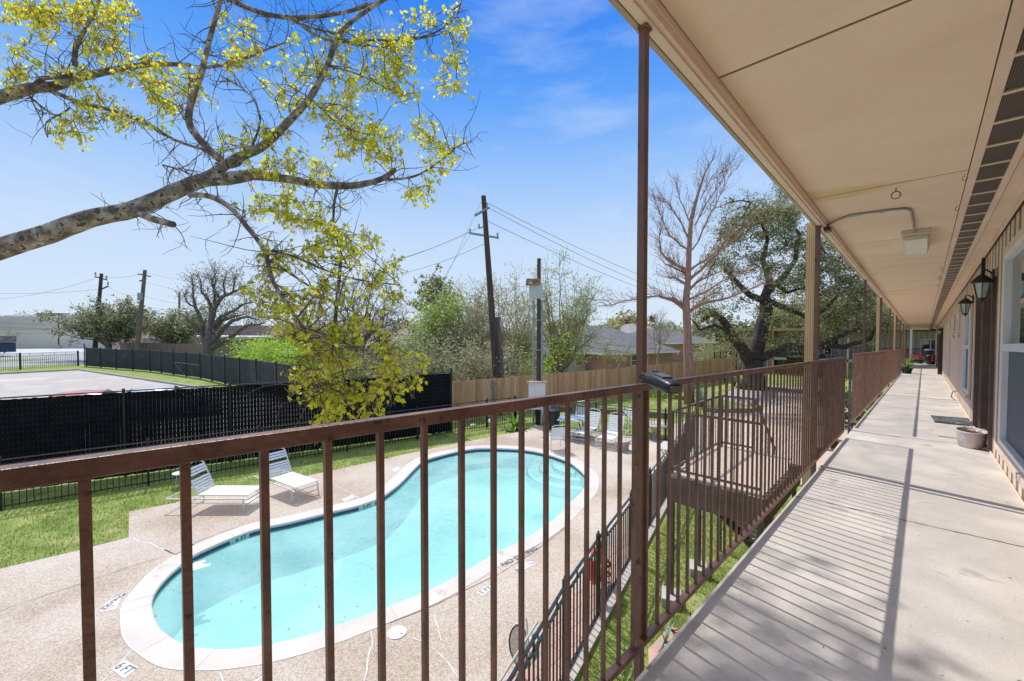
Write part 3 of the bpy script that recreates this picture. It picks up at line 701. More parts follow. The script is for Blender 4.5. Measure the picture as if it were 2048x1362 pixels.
# fallen leaves floating: nobody could count them
a = MB()
def fl_leaf(x, y, s, z):
    an = rng.uniform(0, 6.28); c, sn = math.cos(an), math.sin(an)
    vs = [(x+s*(u*c-v*sn), y+s*(u*sn+v*c), z+rng.uniform(0,.004)) for u, v in ((-1,0),(-.2,.45),(.8,.3),(1,0),(.1,-.5))]; a.add(vs, [(0,1,2,3,4)])
for i in range(70):
    p = P(rng.gauss(925, 60), rng.gauss(912, 8), -.055)
    if inside((p.x, p.y)): fl_leaf(p.x, p.y, rng.uniform(.015,.035), -.05)
for i in range(260):
    p = P(rng.uniform(310, 1160), rng.uniform(900, 1290), 0)
    if inside((p.x, p.y)): fl_leaf(p.x, p.y, rng.uniform(.010,.028), -.05)
o = a.build('floating_leaves', leafmat('brown_pool_leaf', [(.30,.20,.10), (.45,.36,.2), (.2,.22,.1)], .2)); tag(o, 'brown leaves scattered on the pool water', 'leaves', kind='stuff')
# white splash fitting near the far left tile: water jet foam reads as pale hand-shaped patch
a = MB(); fp = [P(x, y, -.05) for x, y in ((385,1118),(395,1124),(410,1119),(412,1122),(402,1128),(422,1127),(420,1131),(405,1135),(388,1140),(372,1136))]
a.add([Vector((p.x, p.y, -.052)) for p in fp], [tuple(range(len(fp)))]); thing(a, 'pool_foam', mat('white_foam', (.8,.82,.82)), fp[0], 'white patch of foam on the water by the far left tiles', 'foam')
# ---- markings
GREY = mat('grey_stencil_paint', (.10,.12,.14), (.16,.18,.2), 20, .8); WHITEP = mat('white_marker_tile', (.70,.70,.69), (.64,.63,.61), 9, .6); REDP = mat('faded_red_print', (.55,.22,.2))
def lay_text(parent, s, c, right, upv, size, z=ZT, m=None, nm='lettering'):
    vs, fs = text_mesh(s, size, 0, .01*size); c = Vector(c); right = Vector((*right, 0)).normalized(); upv = Vector((*upv, 0)).normalized()
    a = MB(); a.add([Vector((c.x, c.y, z))+right*v[0]+upv*v[1] for v in vs], fs); return a.build(nm, m or GREY, parent)
def quad_px(pts, z=ZT): return [P(x, y, z) for x, y in pts]
def marker(px4, s, label, size, flip=1, extra=None, dir_=None):
    q = quad_px(px4); c = sum(q, Vector())/4
    r = empty('depth_marker', (c.x, c.y, ZT), label, 'pool marking')
    a = MB(); a.add([Vector((p.x, p.y, ZT-.0015)) for p in q], [(0,1,2,3)]); a.build('tile', WHITEP, r)
    right = (q[1]-q[0]).xy*flip; upv = Vector((-right.y, right.x))
    if s: lay_text(r, s, c, right, upv, size, ZT+.0015)
    return r, q
marker([(222,1337),(248,1357),(276,1335),(250,1319)], None, 'white tile reading 6 FT in the deck at the lower left', .1)
def center(q): return sum(q, Vector())/len(q)
r6 = bpy.data.objects['depth_marker']; q = quad_px([(222,1337),(248,1357),(276,1335),(250,1319)])
# text runs from upper left toward lower right
tdir = (P(270,1345,ZT)-P(232,1325,ZT)).xy; lay_text(r6, '6 FT', center(q), tdir, Vector((-tdir.y, tdir.x)), .15, ZT+.0015)
r5 = marker([(953,1185),(975,1170),(990,1172),(965,1192)], None, 'white tile reading 5 FT in the deck beside the near coping', .1)[0]
td = (P(985,1172,ZT)-P(958,1188,ZT)).xy; lay_text(r5, '5 FT', P(971,1180,ZT), td, Vector((-td.y, td.x)), .12, ZT+.0015)
q = [(1030,1135),(1038,1145),(1073,1127),(1062,1118)]
r = marker(q, None, 'white tile with a red ring and NO DIVING on the near deck', .1)[0]
td = (P(1066,1122,ZT)-P(1034,1140,ZT)).xy; lay_text(r, 'NO', P(1041,1137,ZT), td, Vector((-td.y, td.x)), .12, ZT+.0015)
def torus_flat(parent, c, r1, r2, m, slash=True):
    a = MB(); n = 20; vs = []
    for i in range(n):
        an = 2*math.pi*i/n; vs += [(c.x+r1*math.cos(an), c.y+r1*math.sin(an), ZT+.002), (c.x+r2*math.cos(an), c.y+r2*math.sin(an), ZT+.002)]
    a.add(vs, [(2*i, 2*i+1, (2*i+3) % (2*n), (2*i+2) % (2*n)) for i in range(n)])
    if slash:
        t = Vector((.7,.7,0)); s_ = Vector((-.7,.7,0))*.006; c3 = Vector((c.x, c.y, ZT+.002)); a.add([c3-t*r1-s_, c3+t*r1-s_, c3+t*r1+s_, c3-t*r1+s_], [(0,1,2,3)])
    a.build('red_ring', m, parent)
torus_flat(r, P(1062,1124,ZT), .055, .07, REDP)
q = [(199,1224),(212,1205),(247,1186),(232,1218)]
r = marker(q, None, 'white NO DIVING tile in the deck left of the pool', .1)[0]
td = (P(240,1193,ZT)-P(213,1213,ZT)).xy; lay_text(r, 'DIVING', P(228,1202,ZT), td, Vector((-td.y, td.x)), .11, ZT+.0015); torus_flat(r, P(216,1214,ZT), .05, .06, REDP)
for pts, s, lb, sz in (([(683,999),(690,1003),(710,994),(704,989)], '5 FT', 'small white 5 FT tile on the deck behind the far coping', .11), ([(784,940),(790,944),(801,937),(795,933)], '', 'small white tile in the deck near the pool waist', .1),
        ([(1203,955),(1203,965),(1213,965),(1213,957)], 'E', 'small pale tile in the deck beside the shallow end', .12), ([(489,1004),(500,1010),(516,998),(508,994)], '', 'pale worn tile in the deck between the two left loungers', .1)):
    r = marker(pts, None, lb, .1)[0]
    if s: q = quad_px(pts); td = (q[2]-q[1]).xy; lay_text(r, s, center(q), td, Vector((-td.y, td.x)), sz, ZT+.0015)
# NO DIVING stencil on the coping
cs = empty('coping_stencil', P(1035,1115,ZT), 'grey NO DIVING stencil on the near coping', 'pool marking')
td = (P(1080,1092,ZT)-P(1004,1130,ZT)).xy; lay_text(cs, 'NO DIVING', P(1040,1112,ZT), td, Vector((-td.y, td.x)), .17, ZT+.0015)
# lettering on tile band
def band_text(s, pxc, label):
    p = P(pxc[0], pxc[1], ZT-.06); i = min(range(n_), key=lambda k: (Vector(tile_in[k])-Vector((p.x, p.y))).length)
    a_, b_ = Vector(tile_in[i-1]), Vector(tile_in[(i+1) % n_]); t = (b_-a_).normalized(); t = -t if t.dot(Vector(RT.xy)) < 0 else t
    nn = Vector((t.y, -t.x)); nn = nn if nn.dot(-Vector(tile_in[i])+Vector((5,7))) > 0 else -nn
    c = Vector((*tile_in[i], -.035))
    r = empty('band_marker', c, label, 'pool marking'); n3 = Vector((nn.x, nn.y, 0)); t3 = Vector((t.x, t.y, 0))
    a = MB(); a.obox(c+n3*.006, t3*.21, n3*.003, Vector((0,0,.052))); a.build('tile', mat('aqua_marker_tile', (.42,.72,.70), (.5,.78,.76), 10, .4), r)
    vs, fs = text_mesh(s, .115, 0, .003); a = MB(); a.add([c+n3*.0095+t3*v[0]+Vector((0,0,v[1])) for v in vs], fs); a.build('lettering', mat('black_print', (.01,.015,.02)), r)
band_text('6 FT', (489,1072), 'aqua tile lettered 6 FT in the tile band opposite the left lounger'); band_text('5 FT', (730,1010), 'aqua tile lettered 5 FT in the tile band nearer the pool waist')
# skimmer lid
a = MB(); c = P(794,1265,ZT-.002); a.lathe(c, [(.128,0),(.128,.006),(.11,.008),(.001,.009)], 28); 
o = thing(a, 'skimmer_cover', mat('white_plastic', (.78,.78,.77), rough=.4), c, 'round white skimmer cover set in the near deck', 'pool cover')
a = MB(); a.lathe(P(803,1267,ZT+.007), [(.012,0),(.012,.003)], 10); a.build('hole', M['black'], o)
# cracks and joints in the deck
cr = MB()
def crack(pts, w, mi=0, jit=.02):
    w *= .62
    q = [P(x, y, ZT-.0022) for x, y in pts]; out = []
    for p0, p1 in zip(q, q[1:]):
        k = max(2, int((p1-p0).length/.12))
        for i in range(k): 
            t = i/k; nrm = (p1-p0).cross(Vector((0,0,1))).normalized(); out.append(p0.lerp(p1, t)+nrm*rng.uniform(-jit, jit)*(0 if i == 0 else 1))
    out.append(q[-1]); vs = []
    for i, p in enumerate(out):
        d = (out[min(i+1, len(out)-1)]-out[max(i-1, 0)]); nrm = d.cross(Vector((0,0,1))).normalized(); ww = w*rng.uniform(.5, 1.4); vs += [p-nrm*ww, p+nrm*ww]
    cr.mi = mi; cr.add(vs, [(2*i, 2*i+2, 2*i+3, 2*i+1) for i in range(len(out)-1)])
crack([(742,1262),(745,1290),(735,1320),(728,1362)], .014); crack([(870,1225),(873,1245),(882,1280)], .010); crack([(938,1198),(965,1215),(1000,1240),(1040,1250)], .013)
crack([(826,1276),(868,1298),(900,1330),(925,1362)], .012); crack([(938,1200),(905,1216),(875,1225)], .008); crack([(545,1340),(512,1362)], .02); crack([(440,1345),(446,1362)], .012)
crack([(205,1362),(245,1320),(265,1297)], .009, 0); crack([(634,948),(670,970),(719,996)], .014, 0, .004); crack([(1171,1060),(1205,1075),(1235,1092)], .010, 0, .01)
crack([(1140,922),(1180,930),(1230,936),(1290,946)], .010, 0, .01); crack([(1145,870),(1200,885),(1226,905)], .008, 0, .01); crack([(1225,905),(1233,930),(1222,955)], .008)
crack([(0,1222),(90,1190),(180,1162),(260,1133),(330,1112)], .006, 1, .004); crack([(0,1224),(90,1192),(180,1164),(260,1135),(330,1114)], .006, 0, .006)
crack([(257,1074),(290,1085),(330,1098)], .02, 0, .03); crack([(330,1100),(350,1109),(390,1085),(450,1062),(512,1046)], .008, 1, .004)
crack([(779,1246),(865,1212),(935,1178),(999,1147),(1064,1107),(1134,1052)], .008, 1, .002)
o = cr.build('deck_cracks', [mat('white_crack_filler', (.72,.69,.65)), mat('dark_deck_joint', (.10,.07,.05))]); tag(o, kind='structure')
# raised slab lip on the left step
a = MB(); q = [P(x, y, ZT) for x, y in ((330,1098),(352,1109),(388,1088))]
for p0, p1 in zip(q, q[1:]): a.bar(p0-Vector((0,0,.01)), p1-Vector((0,0,.01)), .02, .05)
tag(a.build('deck_lip', M['conc_edge']), kind='structure')
# brick strip beside the near fence
M['brickpave'] = brickmat('pink_paver', (.52,.32,.25), (.60,.38,.30), (.30,.2,.16), 1.0, .85, .008, .40, .20, 'XY')
sp = [(3.2,2.85),(5.14,3.30),(6.91,3.73),(8.3,4.07),(10.5,4.6),(10.4,5.0),(8.2,4.45),(6.8,4.1),(5.0,3.75),(3.0,3.4)]
a = MB(); a.add([(x, y, ZT-.003) for x, y in sp], [(0,1,8,9),(1,2,7,8),(2,3,6,7),(3,4,5,6)]); 
tag(a.build('brick_strip', M['brickpave']), kind='structure')
a = MB()
for p0, p1 in zip(near[1:], near[2:]): a.bar(Vector((p0[0], p0[1]-.06, .01)), Vector((p1[0], p1[1]-.06, .01)), .12, .12)
tag(a.build('deck_kerb', M['conc_edge']), kind='structure')
# pink stepping stone + aloe under the walkway, by the first post
a = MB(); q = [P(x, y, .03) for x, y in ((1296,1300),(1340,1253),(1358,1260),(1400,1300),(1300,1370))]
a.prism([(p.x, p.y) for p in q], 0.0, .04); tag(a.build('paver_path', mat('terracotta_paving', (.50,.32,.24), (.58,.38,.29), 3, .85)), kind='structure')
r = empty('aloe_plant', P(1330,1285,.04), 'few thick green aloe leaves on the pink paving below the walkway', 'plant')
spiky(P(1330,1285,.04), 7, .28, 0, M['lf_agave'], r, .022, .7, seed=5)
spiky(P(1345,1262,.04), 5, .22, 0, mat('dry_brown_leaf', (.25,.13,.08)), r, .02, .8, 'dry_leaves', seed=6)
# ---- lawn blades near us
M['blade'] = leafmat('grass_blade', [(.14,.22,.04), (.26,.35,.075), (.38,.45,.12), (.54,.51,.22)], .4)
a = MB(); verts = a.v; faces = a.f; ms = a.m
def pip(p, poly):
    c = False; n = len(poly)
    for i in range(n):
        (x1, y1), (x2, y2) = poly[i-1], poly[i]
        if (y1 > p[1]) != (y2 > p[1]) and p[0] < (x2-x1)*(p[1]-y1)/(y2-y1)+x1: c = not c
    return c
def blades(poly, n, h=.05):
    xs = [p[0] for p in poly]; ys = [p[1] for p in poly]; k = 0
    while k < n:
        x = rng.uniform(min(xs), max(xs)); y = rng.uniform(min(ys), max(ys))
        if not pip((x, y), poly) or pip((x, y), deck_poly): k += .3; continue
        if noise.noise(Vector((x*1.3, y*1.3, 3))) < -.32 and rng.random() < .7: k += .5; continue
        an = rng.uniform(0, 6.28); ww = rng.uniform(.004,.009); hh = h*rng.uniform(.5,1.5); ln = rng.uniform(-.04,.04); i = len(verts)
        verts.append((x-ww*math.cos(an), y-ww*math.sin(an), 0)); verts.append((x+ww*math.cos(an), y+ww*math.sin(an), 0)); verts.append((x+ln, y+rng.uniform(-.04,.04), hh)); faces.append((i,i+1,i+2)); ms.append(0); k += 1
blades([(-4,11.3),(3.2,10.8),(9,12.5),(13,12.3),(13,15),(-4,16.5)], 42000, .05)
blades([(1.5,.9),(6.5,.9),(12,1),(12,4.6),(3.9,2.9),(1.5,2.2)], 45000, .045)
blades([(12,3.0),(24,4),(25,12),(14,12.5),(15.5,6)], 9000, .06)
tag(a.build('lawn_grass', M['blade']), 'short bright green grass blades over the lawns', 'grass', kind='stuff')
# ---- further ground sheets
def sheet(name, pts, z, m, skirt=0):
    o = fill(name, pts, [], z, m, skirt); tag(o, kind='structure'); return o
M['lotconc'] = mat('parking_concrete', (.46,.41,.35), (.38,.335,.29), .25, .85, .2, 8, c3=(.51,.46,.395), spots=((.26,.24,.22), .5, .66))
M['road'] = mat('pale_road', (.34,.33,.315), (.29,.28,.27), .3, .9)
M['kerb'] = mat('kerb_concrete', (.42,.38,.32), (.35,.31,.27), 1.5, .9)
c1 = P(160,741); c2 = P(0,749); c3 = P(385,775)
lot = [(-60,c2.y+0),(c2.x,c2.y),(c1.x,c1.y),(c3.x,c3.y),(8.2,27),(8.0,16.5),(-5,18.2),(-60,18.2)]
sheet('parking_lot', lot, .02, M['lotconc'])
a = MB()
for p0, p1 in ((Vector((-60,c2.y+.1,.08)), Vector((c2.x,c2.y+.1,.08))), (Vector((c2.x,c2.y+.1,.08)), Vector((c1.x,c1.y+.1,.08))), (Vector((c1.x,c1.y,.08)), Vector((c3.x,c3.y,.08))), (Vector((c3.x,c3.y,.08)), Vector((8.2,27,.08)))): a.bar(p0, p1, .16, .16)
tag(a.build('kerb', M['kerb']), kind='structure')
sheet('street', [(-200,70),(40,74),(60,100),(60,112),(-200,112)], .012, M['road'])
sheet('street_far_lane', [(-200,113),(90,113),(90,139),(-200,139)], .008, mat('bright_concrete_road', (.50,.48,.45), (.45,.43,.40), .3, .9))
# grass island in street
sheet('grass_verge', [(-60,84),(-4.5,86),(-3.0,88.5),(-8,91),(-60,90)], .05, M['lawn'], .05)
# courtyard paths on the right
q = [P(x, y) for x, y in ((1462,780),(1505,770),(1640,775),(1660,800),(1590,815),(1500,812),(1440,800))]
sheet('courtyard_path', [(p.x, p.y) for p in q], .02, mat('grey_paving', (.32,.28,.25), (.40,.35,.31), 1, .9))
q = [P(x, y) for x, y in ((1345,850),(1440,826),(1520,816),(1640,800),(1700,800),(1720,900),(1620,970),(1380,985),(1345,905))]
sheet('courtyard_paving', [(p.x, p.y) for p in q], .024, brickmat('pinkish_paving', (.50,.37,.29), (.58,.44,.35), (.32,.24,.2), 1.0, .85, .01, .6, .3, 'XY'))
# ================================================================ stair landing beside the walkway
ld = empty('stair_landing', (7.3, 2.1, 0), 'brown timber stair landing with railings just outside the walkway', 'stair landing')
M['deckboard'] = mat('faded_pink_deck_board', (.50,.38,.29), (.58,.45,.35), 3, .8, .3, 30, stretch=(.3,6,1))
M['beam'] = mat('brown_painted_beam', (.13,.075,.055), (.18,.11,.08), 3, .6, .2, 20)
M['ldrail'] = mat('dark_olive_brown_paint', (.10,.075,.055), (.15,.115,.085), 5, .5)
X0, X1, Y0, Y1, ZL = 6.24, 8.42, 1.48, 2.74, 2.0
a = MB(); y = Y0
x = X0
while x < X1-.01: a.box(x+.003, min(x+.14, X1)-.003, Y0, Y1, ZL-.035, ZL); x += .14
a.build('deck_boards', M['deckboard'], ld, bevel=.003)
a = MB(); a.box(X0-.04, X0-.001, Y0-.04, Y1+.04, ZL-.21, ZL-.037); a.box(X0-.03, X0-.0012, Y0-.03, Y1+.03, ZL-.42, ZL-.213)
a.box(X0, X1, Y1, Y1+.04, ZL-.25, ZL-.037); a.box(X0, X1, Y0-.04, Y0-.001, ZL-.40, ZL-.037); a.box(X1, X1+.04, Y0-.04, Y1+.04, ZL-.25, ZL-.037)
for yy in (1.8, 2.15, 2.5): a.box(X0, X1, yy, yy+.04, ZL-.22, ZL-.036)
a.build('beam', M['beam'], ld, bevel=.004)
for (x, y, zb) in ((6.25,2.70,.14),(7.34,2.70,.14),(8.38,2.70,.0),(6.30,1.52,.0),(8.38,1.52,.0)):
    a = MB(); a.box(x-.028, x+.028, y-.028, y+.028, zb, ZL-.25 if y > 2 else ZL-.40); a.build('leg', M['ldrail'], ld)
for x, y in ((6.25,2.70),(7.34,2.70)):
    a = MB(); a.obox((x, y, .07), Vector((.16,.07,0)), Vector((-.055,.13,0)), Vector((0,0,.07))); thing(a, 'footing_block', M['conc_edge'], (x, y, 0), 'grey concrete block under the '+('nearer' if x < 7 else 'farther')+' thin leg of the landing', 'concrete block', 'blocks under the landing', bevel=.008)
def ld_rail(p, q, n, zb=.07, zt=.95, name='landing_rail'):
    p = Vector(p); q = Vector(q); a = MB(); u = Vector((0,0,1))
    a.bar(p+u*zt, q+u*zt, .035, .035); b = MB(); b.bar(p+u*zb, q+u*zb, .03, .03)
    rl = a.build(name, M['ldrail'], ld); b.build('bottom_rail', M['ldrail'], rl)
    for i in range(n+1):
        b = MB(); c = p.lerp(q, i/n); w = .03 if i in (0, n) else .013; b.bar(c+u*(zb if 0 < i < n else -.1), c+u*(zt-.018), w); b.build('baluster', M['ldrail'], rl)
ld_rail((X0+.02, Y0+.03, ZL), (X0+.02, Y1-.02, ZL), 11); ld_rail((X0+.05, Y1-.02, ZL), (X1-.02, Y1-.02, ZL), 17)
ld_rail((X1-.02, Y1-.05, ZL), (X1-.02, 2.15, ZL), 5)
# flight up to the walkway opening
for i in range(4):
    a = MB(); z = ZL+.16*(i+1)-.03; y = 1.46-.17*i; a.box(7.62, 8.42, y-.20, y, z-.035, z); a.build('tread', M['deckboard'], ld, bevel=.003)
    a = MB(); a.box(7.63, 8.41, y-.012, y-.001, z-.16, z-.036); a.build('riser', M['beam'], ld)
# lower flight seen beneath the landing
for i in range(8):
    z = 1.42-.17*i; x = 6.80+.25*i
    a = MB(); a.box(x, x+.27, 1.22, 2.10, z-.045, z); a.build('lower_tread', M['steps_white'], ld, bevel=.004)
a = MB()
for y in (1.18, 2.13): a.bar((6.70, y, 1.45), (8.75, y, .06), .035, .20)
a.build('stringer', M['black'], ld)
a = MB(); a.bar((8.45, 2.15, ZL+.95), (9.9, 2.15, ZL-.25), .035, .035); a.bar((8.45, 2.15, ZL-.05), (9.9, 2.15, .9), .03, .10)
for i in range(9): t = i/8; a.bar((8.45+1.45*t, 2.15, ZL+.95-1.2*t), (8.45+1.45*t, 2.15, ZL-.05-1.05*t), .013)
a.build('stair_rail', M['ldrail'], ld)
for i in range(8):
    z = ZL-.2*(i+1); a = MB(); x = 8.46+.26*i; a.box(x, x+.28, 2.18, 2.70, z-.04, z); a.build('lower_tread', M['deckboard'], ld, bevel=.003)

# ================================================================ pool fences
def iron_fence(name, pts, label, h=1.2, sp=.115, post_every=2.4, m=None, posts=None, pw=.05, gap=.12, group=None, bw=.016, rail_z2=None):
    m = m or M['black']; r = empty(name, (pts[0][0], pts[0][1], 0), label, 'fence', group)
    V = [Vector((p[0], p[1], 0)) for p in pts]; u = Vector((0,0,1)); a = MB(); rest = MB(); cnt = 0; pk = 0
    for p, q in zip(V, V[1:]):
        for z, t in ((h-.02, .028), (h-gap-.02, .026), (.09, .024)): a.bar(p+u*z, q+u*z, .028, t)
    a.build('rail', M['blackgloss'] if m is M['black'] else m, r)
    for si, (p, q) in enumerate(zip(V, V[1:])):
        L_ = (q-p).length; n = max(1, round(L_/sp)); npst = max(1, round(L_/post_every))
        for i in range(n):
            c = p.lerp(q, (i+.5)/n); b = rest if pk >= 90 else MB(); b.bar(c+u*.03, c+u*(h-gap), bw)
            if i % 6 == 3: b.bar(c+u*(h-gap), c+u*h, bw)
            if b is not rest: b.build('picket', m, r)
            pk += 1
        for i in range(npst+(1 if si == len(V)-2 else 0)):
            c = p.lerp(q, i/npst); b = MB(); b.bar(c, c+u*(h+.03), pw); b.lathe(c+u*(h+.03), [(pw*.75,0),(pw*.75,.012),(pw*.3,.03),(.015,.035),(.02,.055),(.002,.07)], 8); b.build('post', m, r)
    if rest.v: tag(rest.build('picket_row', m, r), kind='stuff')
    return r
fpx = [(-1.44-5,15.95),(-1.44,15.21),(8.83,13.74),(11.97,13.25),(13.33,12.9)]
iron_fence('pool_fence', fpx, 'low black pool fence along the far lawn in front of the tall slatted fence')
iron_fence('pool_fence', [(13.33,12.9),(13.78,12.03),(15.12,6.82)], 'low black pool fence across the far end behind the loungers and table')
iron_fence('pool_fence', [(-2,1.2),(2.0,2.32),(3.92,2.97),(5.14,3.30),(6.91,3.74),(8.3,4.07),(10.87,4.69),(15.25,5.85),(15.12,6.82)], 'low black pool fence on the near side between deck and building lawn', post_every=2.0)
# tall black slatted chain fence
sf = empty('slatted_fence', (-1.5, 16.8, 0), 'tall black chain link fence with dark privacy slats behind the pool lawn', 'fence')
M['slat'] = mat('black_privacy_slat', (.006,.006,.007), (.012,.012,.014), 3, .7, spec=.1)
SA_, SB_ = Vector((-9.0, 18.65, 0)), Vector((10.48, 13.79, 0)); SC_ = Vector((10.48,13.79,0))
dirs = (SB_-SA_).normalized(); Ls = (SB_-SA_).length; u = Vector((0,0,1))
nb_ = 8
for i in range(nb_):
    p = SA_.lerp(SB_, i/nb_); q = SA_.lerp(SB_, (i+1)/nb_); a = MB(); n = int((q-p).length/.088)
    for k in range(n):
        c = p.lerp(q, (k+.5)/n); w_ = .0845+.003*rng.random(); 
        a.obox(c+u*1.22+u*rng.uniform(-.01,.01), dirs*w_/2, Vector((-dirs.y, dirs.x, 0))*.008, u*1.19)
    a.build('slat_panel', M['slat'], sf)
    a = MB(); a.tube([p-dirs.orthogonal()*0, p+u*2.52], .035, 8); a.build('post', M['black'], sf)
    a = MB(); a.tube([p+u*2.45, q+u*2.45], .02, 6); 
    k = 0
    while k < n:   # wire knuckles over the slats
        c = p.lerp(q, k/n)
        for z in [.2+.15*j for j in range(15)]: a.obox(c+u*z+Vector((-dirs.y, dirs.x, 0))*-.012, dirs*.006, Vector((-dirs.y, dirs.x, 0))*.004, u*.022)
        k += 1
    tag(a.build('chain_mesh', M['black'], sf), kind='stuff')
a = MB(); a.tube([SB_, SB_+u*2.62], .04, 8); a.lathe(SB_+u*2.62, [(.05,0),(.04,.03),(.002,.05)], 8); a.build('post', M['black'], sf)
# screened fence around the parking lot
scf = empty('screened_fence', P(170,732), 'long black mesh screened fence bordering the parking lot grass', 'fence')
M['scrn'] = mat('dark_green_windscreen', (.018,.022,.022), (.032,.038,.036), 1.2, .85, .2, 20, spots=((.045,.055,.048), .8, .62))
scp = [P(x, y, 2.1) for x, y in ((172,696),(300,701),(400,708),(512,721),(600,733),(640,738))]; scp = [Vector((p.x, p.y, 0)) for p in scp]
for p, q in zip(scp, scp[1:]):
    n = max(1, round((q-p).length/3.0))
    for i in range(n):
        c, d = p.lerp(q, i/n), p.lerp(q, (i+1)/n); nn = (d-c).normalized().cross(u)
        a = MB(); a.obox((c+d)/2+u*1.08, (d-c)/2, nn*.012, u*1.0); a.build('screen_panel', M['scrn'], scf)
        a = MB(); a.bar(c, c+u*2.2, .13); a.build('post', M['black'], scf)
        a = MB(); a.bar(c+u*2.1, d+u*2.1, .05); a.build('top_rail', M['black'], scf)
a = MB(); c = P(172,732); a.bar((c.x-.1, c.y, 0), (c.x-.1, c.y, 2.6), .10); a.build('post', M['black'], scf)
c = scp[1].lerp(scp[2], .55); a = MB(); d2 = (scp[2]-scp[1]).normalized(); nn = d2.cross(u)
a.bar(c+nn*.09+u*1.2, c+nn*.09+d2*5+u*1.15, .03); a.bar(c+nn*.09+u*1.1, c+nn*.09+d2*2.2+u*.1, .02); a.build('brace', M['conduit'], scf)
iron_fence('street_fence', [(-45,63),(-9,65.5),(-.6,69.5)], 'black iron picket fence at the street end of the parking lot', 1.7, .16, 3.9, pw=.16, gap=.3, bw=.03)
# cedar fence
wf = empty('wood_fence', (11.5, 15, 0), 'long cedar board fence behind the yard and the utility poles', 'fence')
wpts = [(10.55,15.3),(14.18,14.75),(20.6,13.6),(26.4,12.9),(32,12.25),(38.5,11.4)]
for p, q in zip(wpts, wpts[1:]):
    p = Vector((*p, 0)); q = Vector((*q, 0)); L_ = (q-p).length; n = int(L_/.14); d = (q-p)/n; nn = d.normalized().cross(u); a = MB()
    for k in range(n): c = p+d*(k+.5); a.obox(c+u*.93+u*rng.uniform(-.012,.012)+nn*rng.uniform(-.004,.004), d*.485, nn*.009, u*.91)
    a.build('board_panel', M['wood'], wf)
    a = MB()
    for z in (.4, 1.5): a.bar(p+u*z-nn*.03, q+u*z-nn*.03, .04, .09)
    m_ = int(L_/2.4)
    for k in range(m_+1): c = p.lerp(q, k/max(1, m_))-nn*.08; a.bar(c, c+u*1.8, .09)
    a.build('frame', M['wood'], wf)
# open iron gates and return at right end
iron_fence('yard_gate', [P(1428,760)[:2], P(1452,757)[:2]], 'black iron gate panel set in front of the far cedar fence', 2.3, .13, 1.2, pw=.06)
iron_fence('yard_gate', [P(1472,757)[:2], P(1505,755)[:2]], 'black iron gate panel just left of the big oak trunk', 2.2, .13, 1.2, pw=.06)
# far brown fence beyond the road side oaks
bf = MB(); pf = [G(240, 62), G(330, 58), G(430, 52), G(485, 48)]
for p, q in zip(pf, pf[1:]):
    n = int((q-p).length/.3); d = (q-p)/n; nn = d.normalized().cross(u)
    for k in range(n): c = p+d*(k+.5); bf.obox(c+u*1.15+u*rng.uniform(-.02,.02), d*.48, nn*.012, u*1.15)
thing(bf, 'wood_fence', mat('old_brown_fence', (.20,.13,.10), (.28,.19,.14), 1.5, .9, stretch=(3,3,.3)), pf[0], 'old brown board fence far off beneath the oaks beyond the lot', 'fence')

# ================================================================ pool furniture
M['frame'] = mat('cream_tube_frame', (.66,.63,.56), (.72,.69,.62), 8, .4); M['strap'] = mat('white_vinyl_strap', (.76,.76,.75), (.82,.82,.81), 8, .45)
def lounger(loc, rz, label, back=62, flat=False):
    r = empty('pool_lounger', loc, label, 'pool lounger', 'white strap loungers round the pool', rz)
    h = .33; f = MB()
    # frame in local coordinates, head at +x
    for s in (-1, 1):
        f.tube([(-.95, s*.33, .28), (-.9, s*.33, .30), (.9, s*.33, .30)], .016, 6)
        for x in (-.85, .55): 
            f.tube([(x, s*.33, .30), (x-.02, s*.34, 0.0)], .015, 6)
    for x, z in ((-.95,.28),(.9,.30),(.55,.12),(-.85,.12)): f.tube([(x,-.33,z),(x,.33,z)], .014, 6)
    fr = mk(f, 'frame', M['frame'], r)
    sd = MB(); 
    for s in (-1, 1): sd.tube([(-.95, s*.28, .36), (.2, s*.28, .37)], .015, 6)
    mk(sd, 'seat_rail', M['frame'], r)
    sl_ = MB(); x = -.93
    while x < .18: sl_.box(x, x+.052, -.285, .285, .368, .376) ; x += .068
    mk(sl_, 'seat', M['strap'], r)
    b = MB(); an = R(back); dx, dz = math.cos(an), math.sin(an); p0 = Vector((.22, 0, .37))
    def bp(t, y): return (p0.x+t*dx, y, p0.z+t*dz)
    arc = [bp(0, -.28), bp(.62, -.28)]+[bp(.62+.12*math.sin(k*math.pi/8), -.28*math.cos(k*math.pi/8)) for k in range(1, 8)]+[bp(.62, .28), bp(0, .28)]
    b.tube(arc, .016, 6); bo = mk(b, 'backrest', M['frame'], r)
    q = MB(); t = .03
    nrm = Vector((-dz, 0, dx))
    while t < .60:
        if not (.34 < t < .40 and not flat): 
            c = Vector(bp(t+.026, 0))+nrm*.006; q.obox(c, Vector((dx,0,dz))*.025, Vector((0,.285,0)), nrm*.004)
        t += .068
    mk(q, 'back_straps', M['strap'], bo)
    return r
def mk(mb, name, m, parent):
    me = bpy.data.meshes.new(name); me.from_pydata([tuple(v) for v in mb.v], [], mb.f); me.materials.append(m); me.update()
    o = bpy.data.objects.new(name, me); COL.objects.link(o); o.parent = parent; return o
def zt(p): return Vector((p.x, p.y, ZT))
a1 = zt(P(395,1012,ZT)); b1_ = zt(P(500,1012,ZT)); dv1 = (a1-b1_)
lounger(zt(P(432,1012,ZT)), math.atan2(dv1.y, dv1.x), 'white strap lounger with raised back nearest the grass at left', 66)
a2 = zt(P(552,972,ZT)); b2_ = zt(P(600,990,ZT)); dv2 = a2-b2_
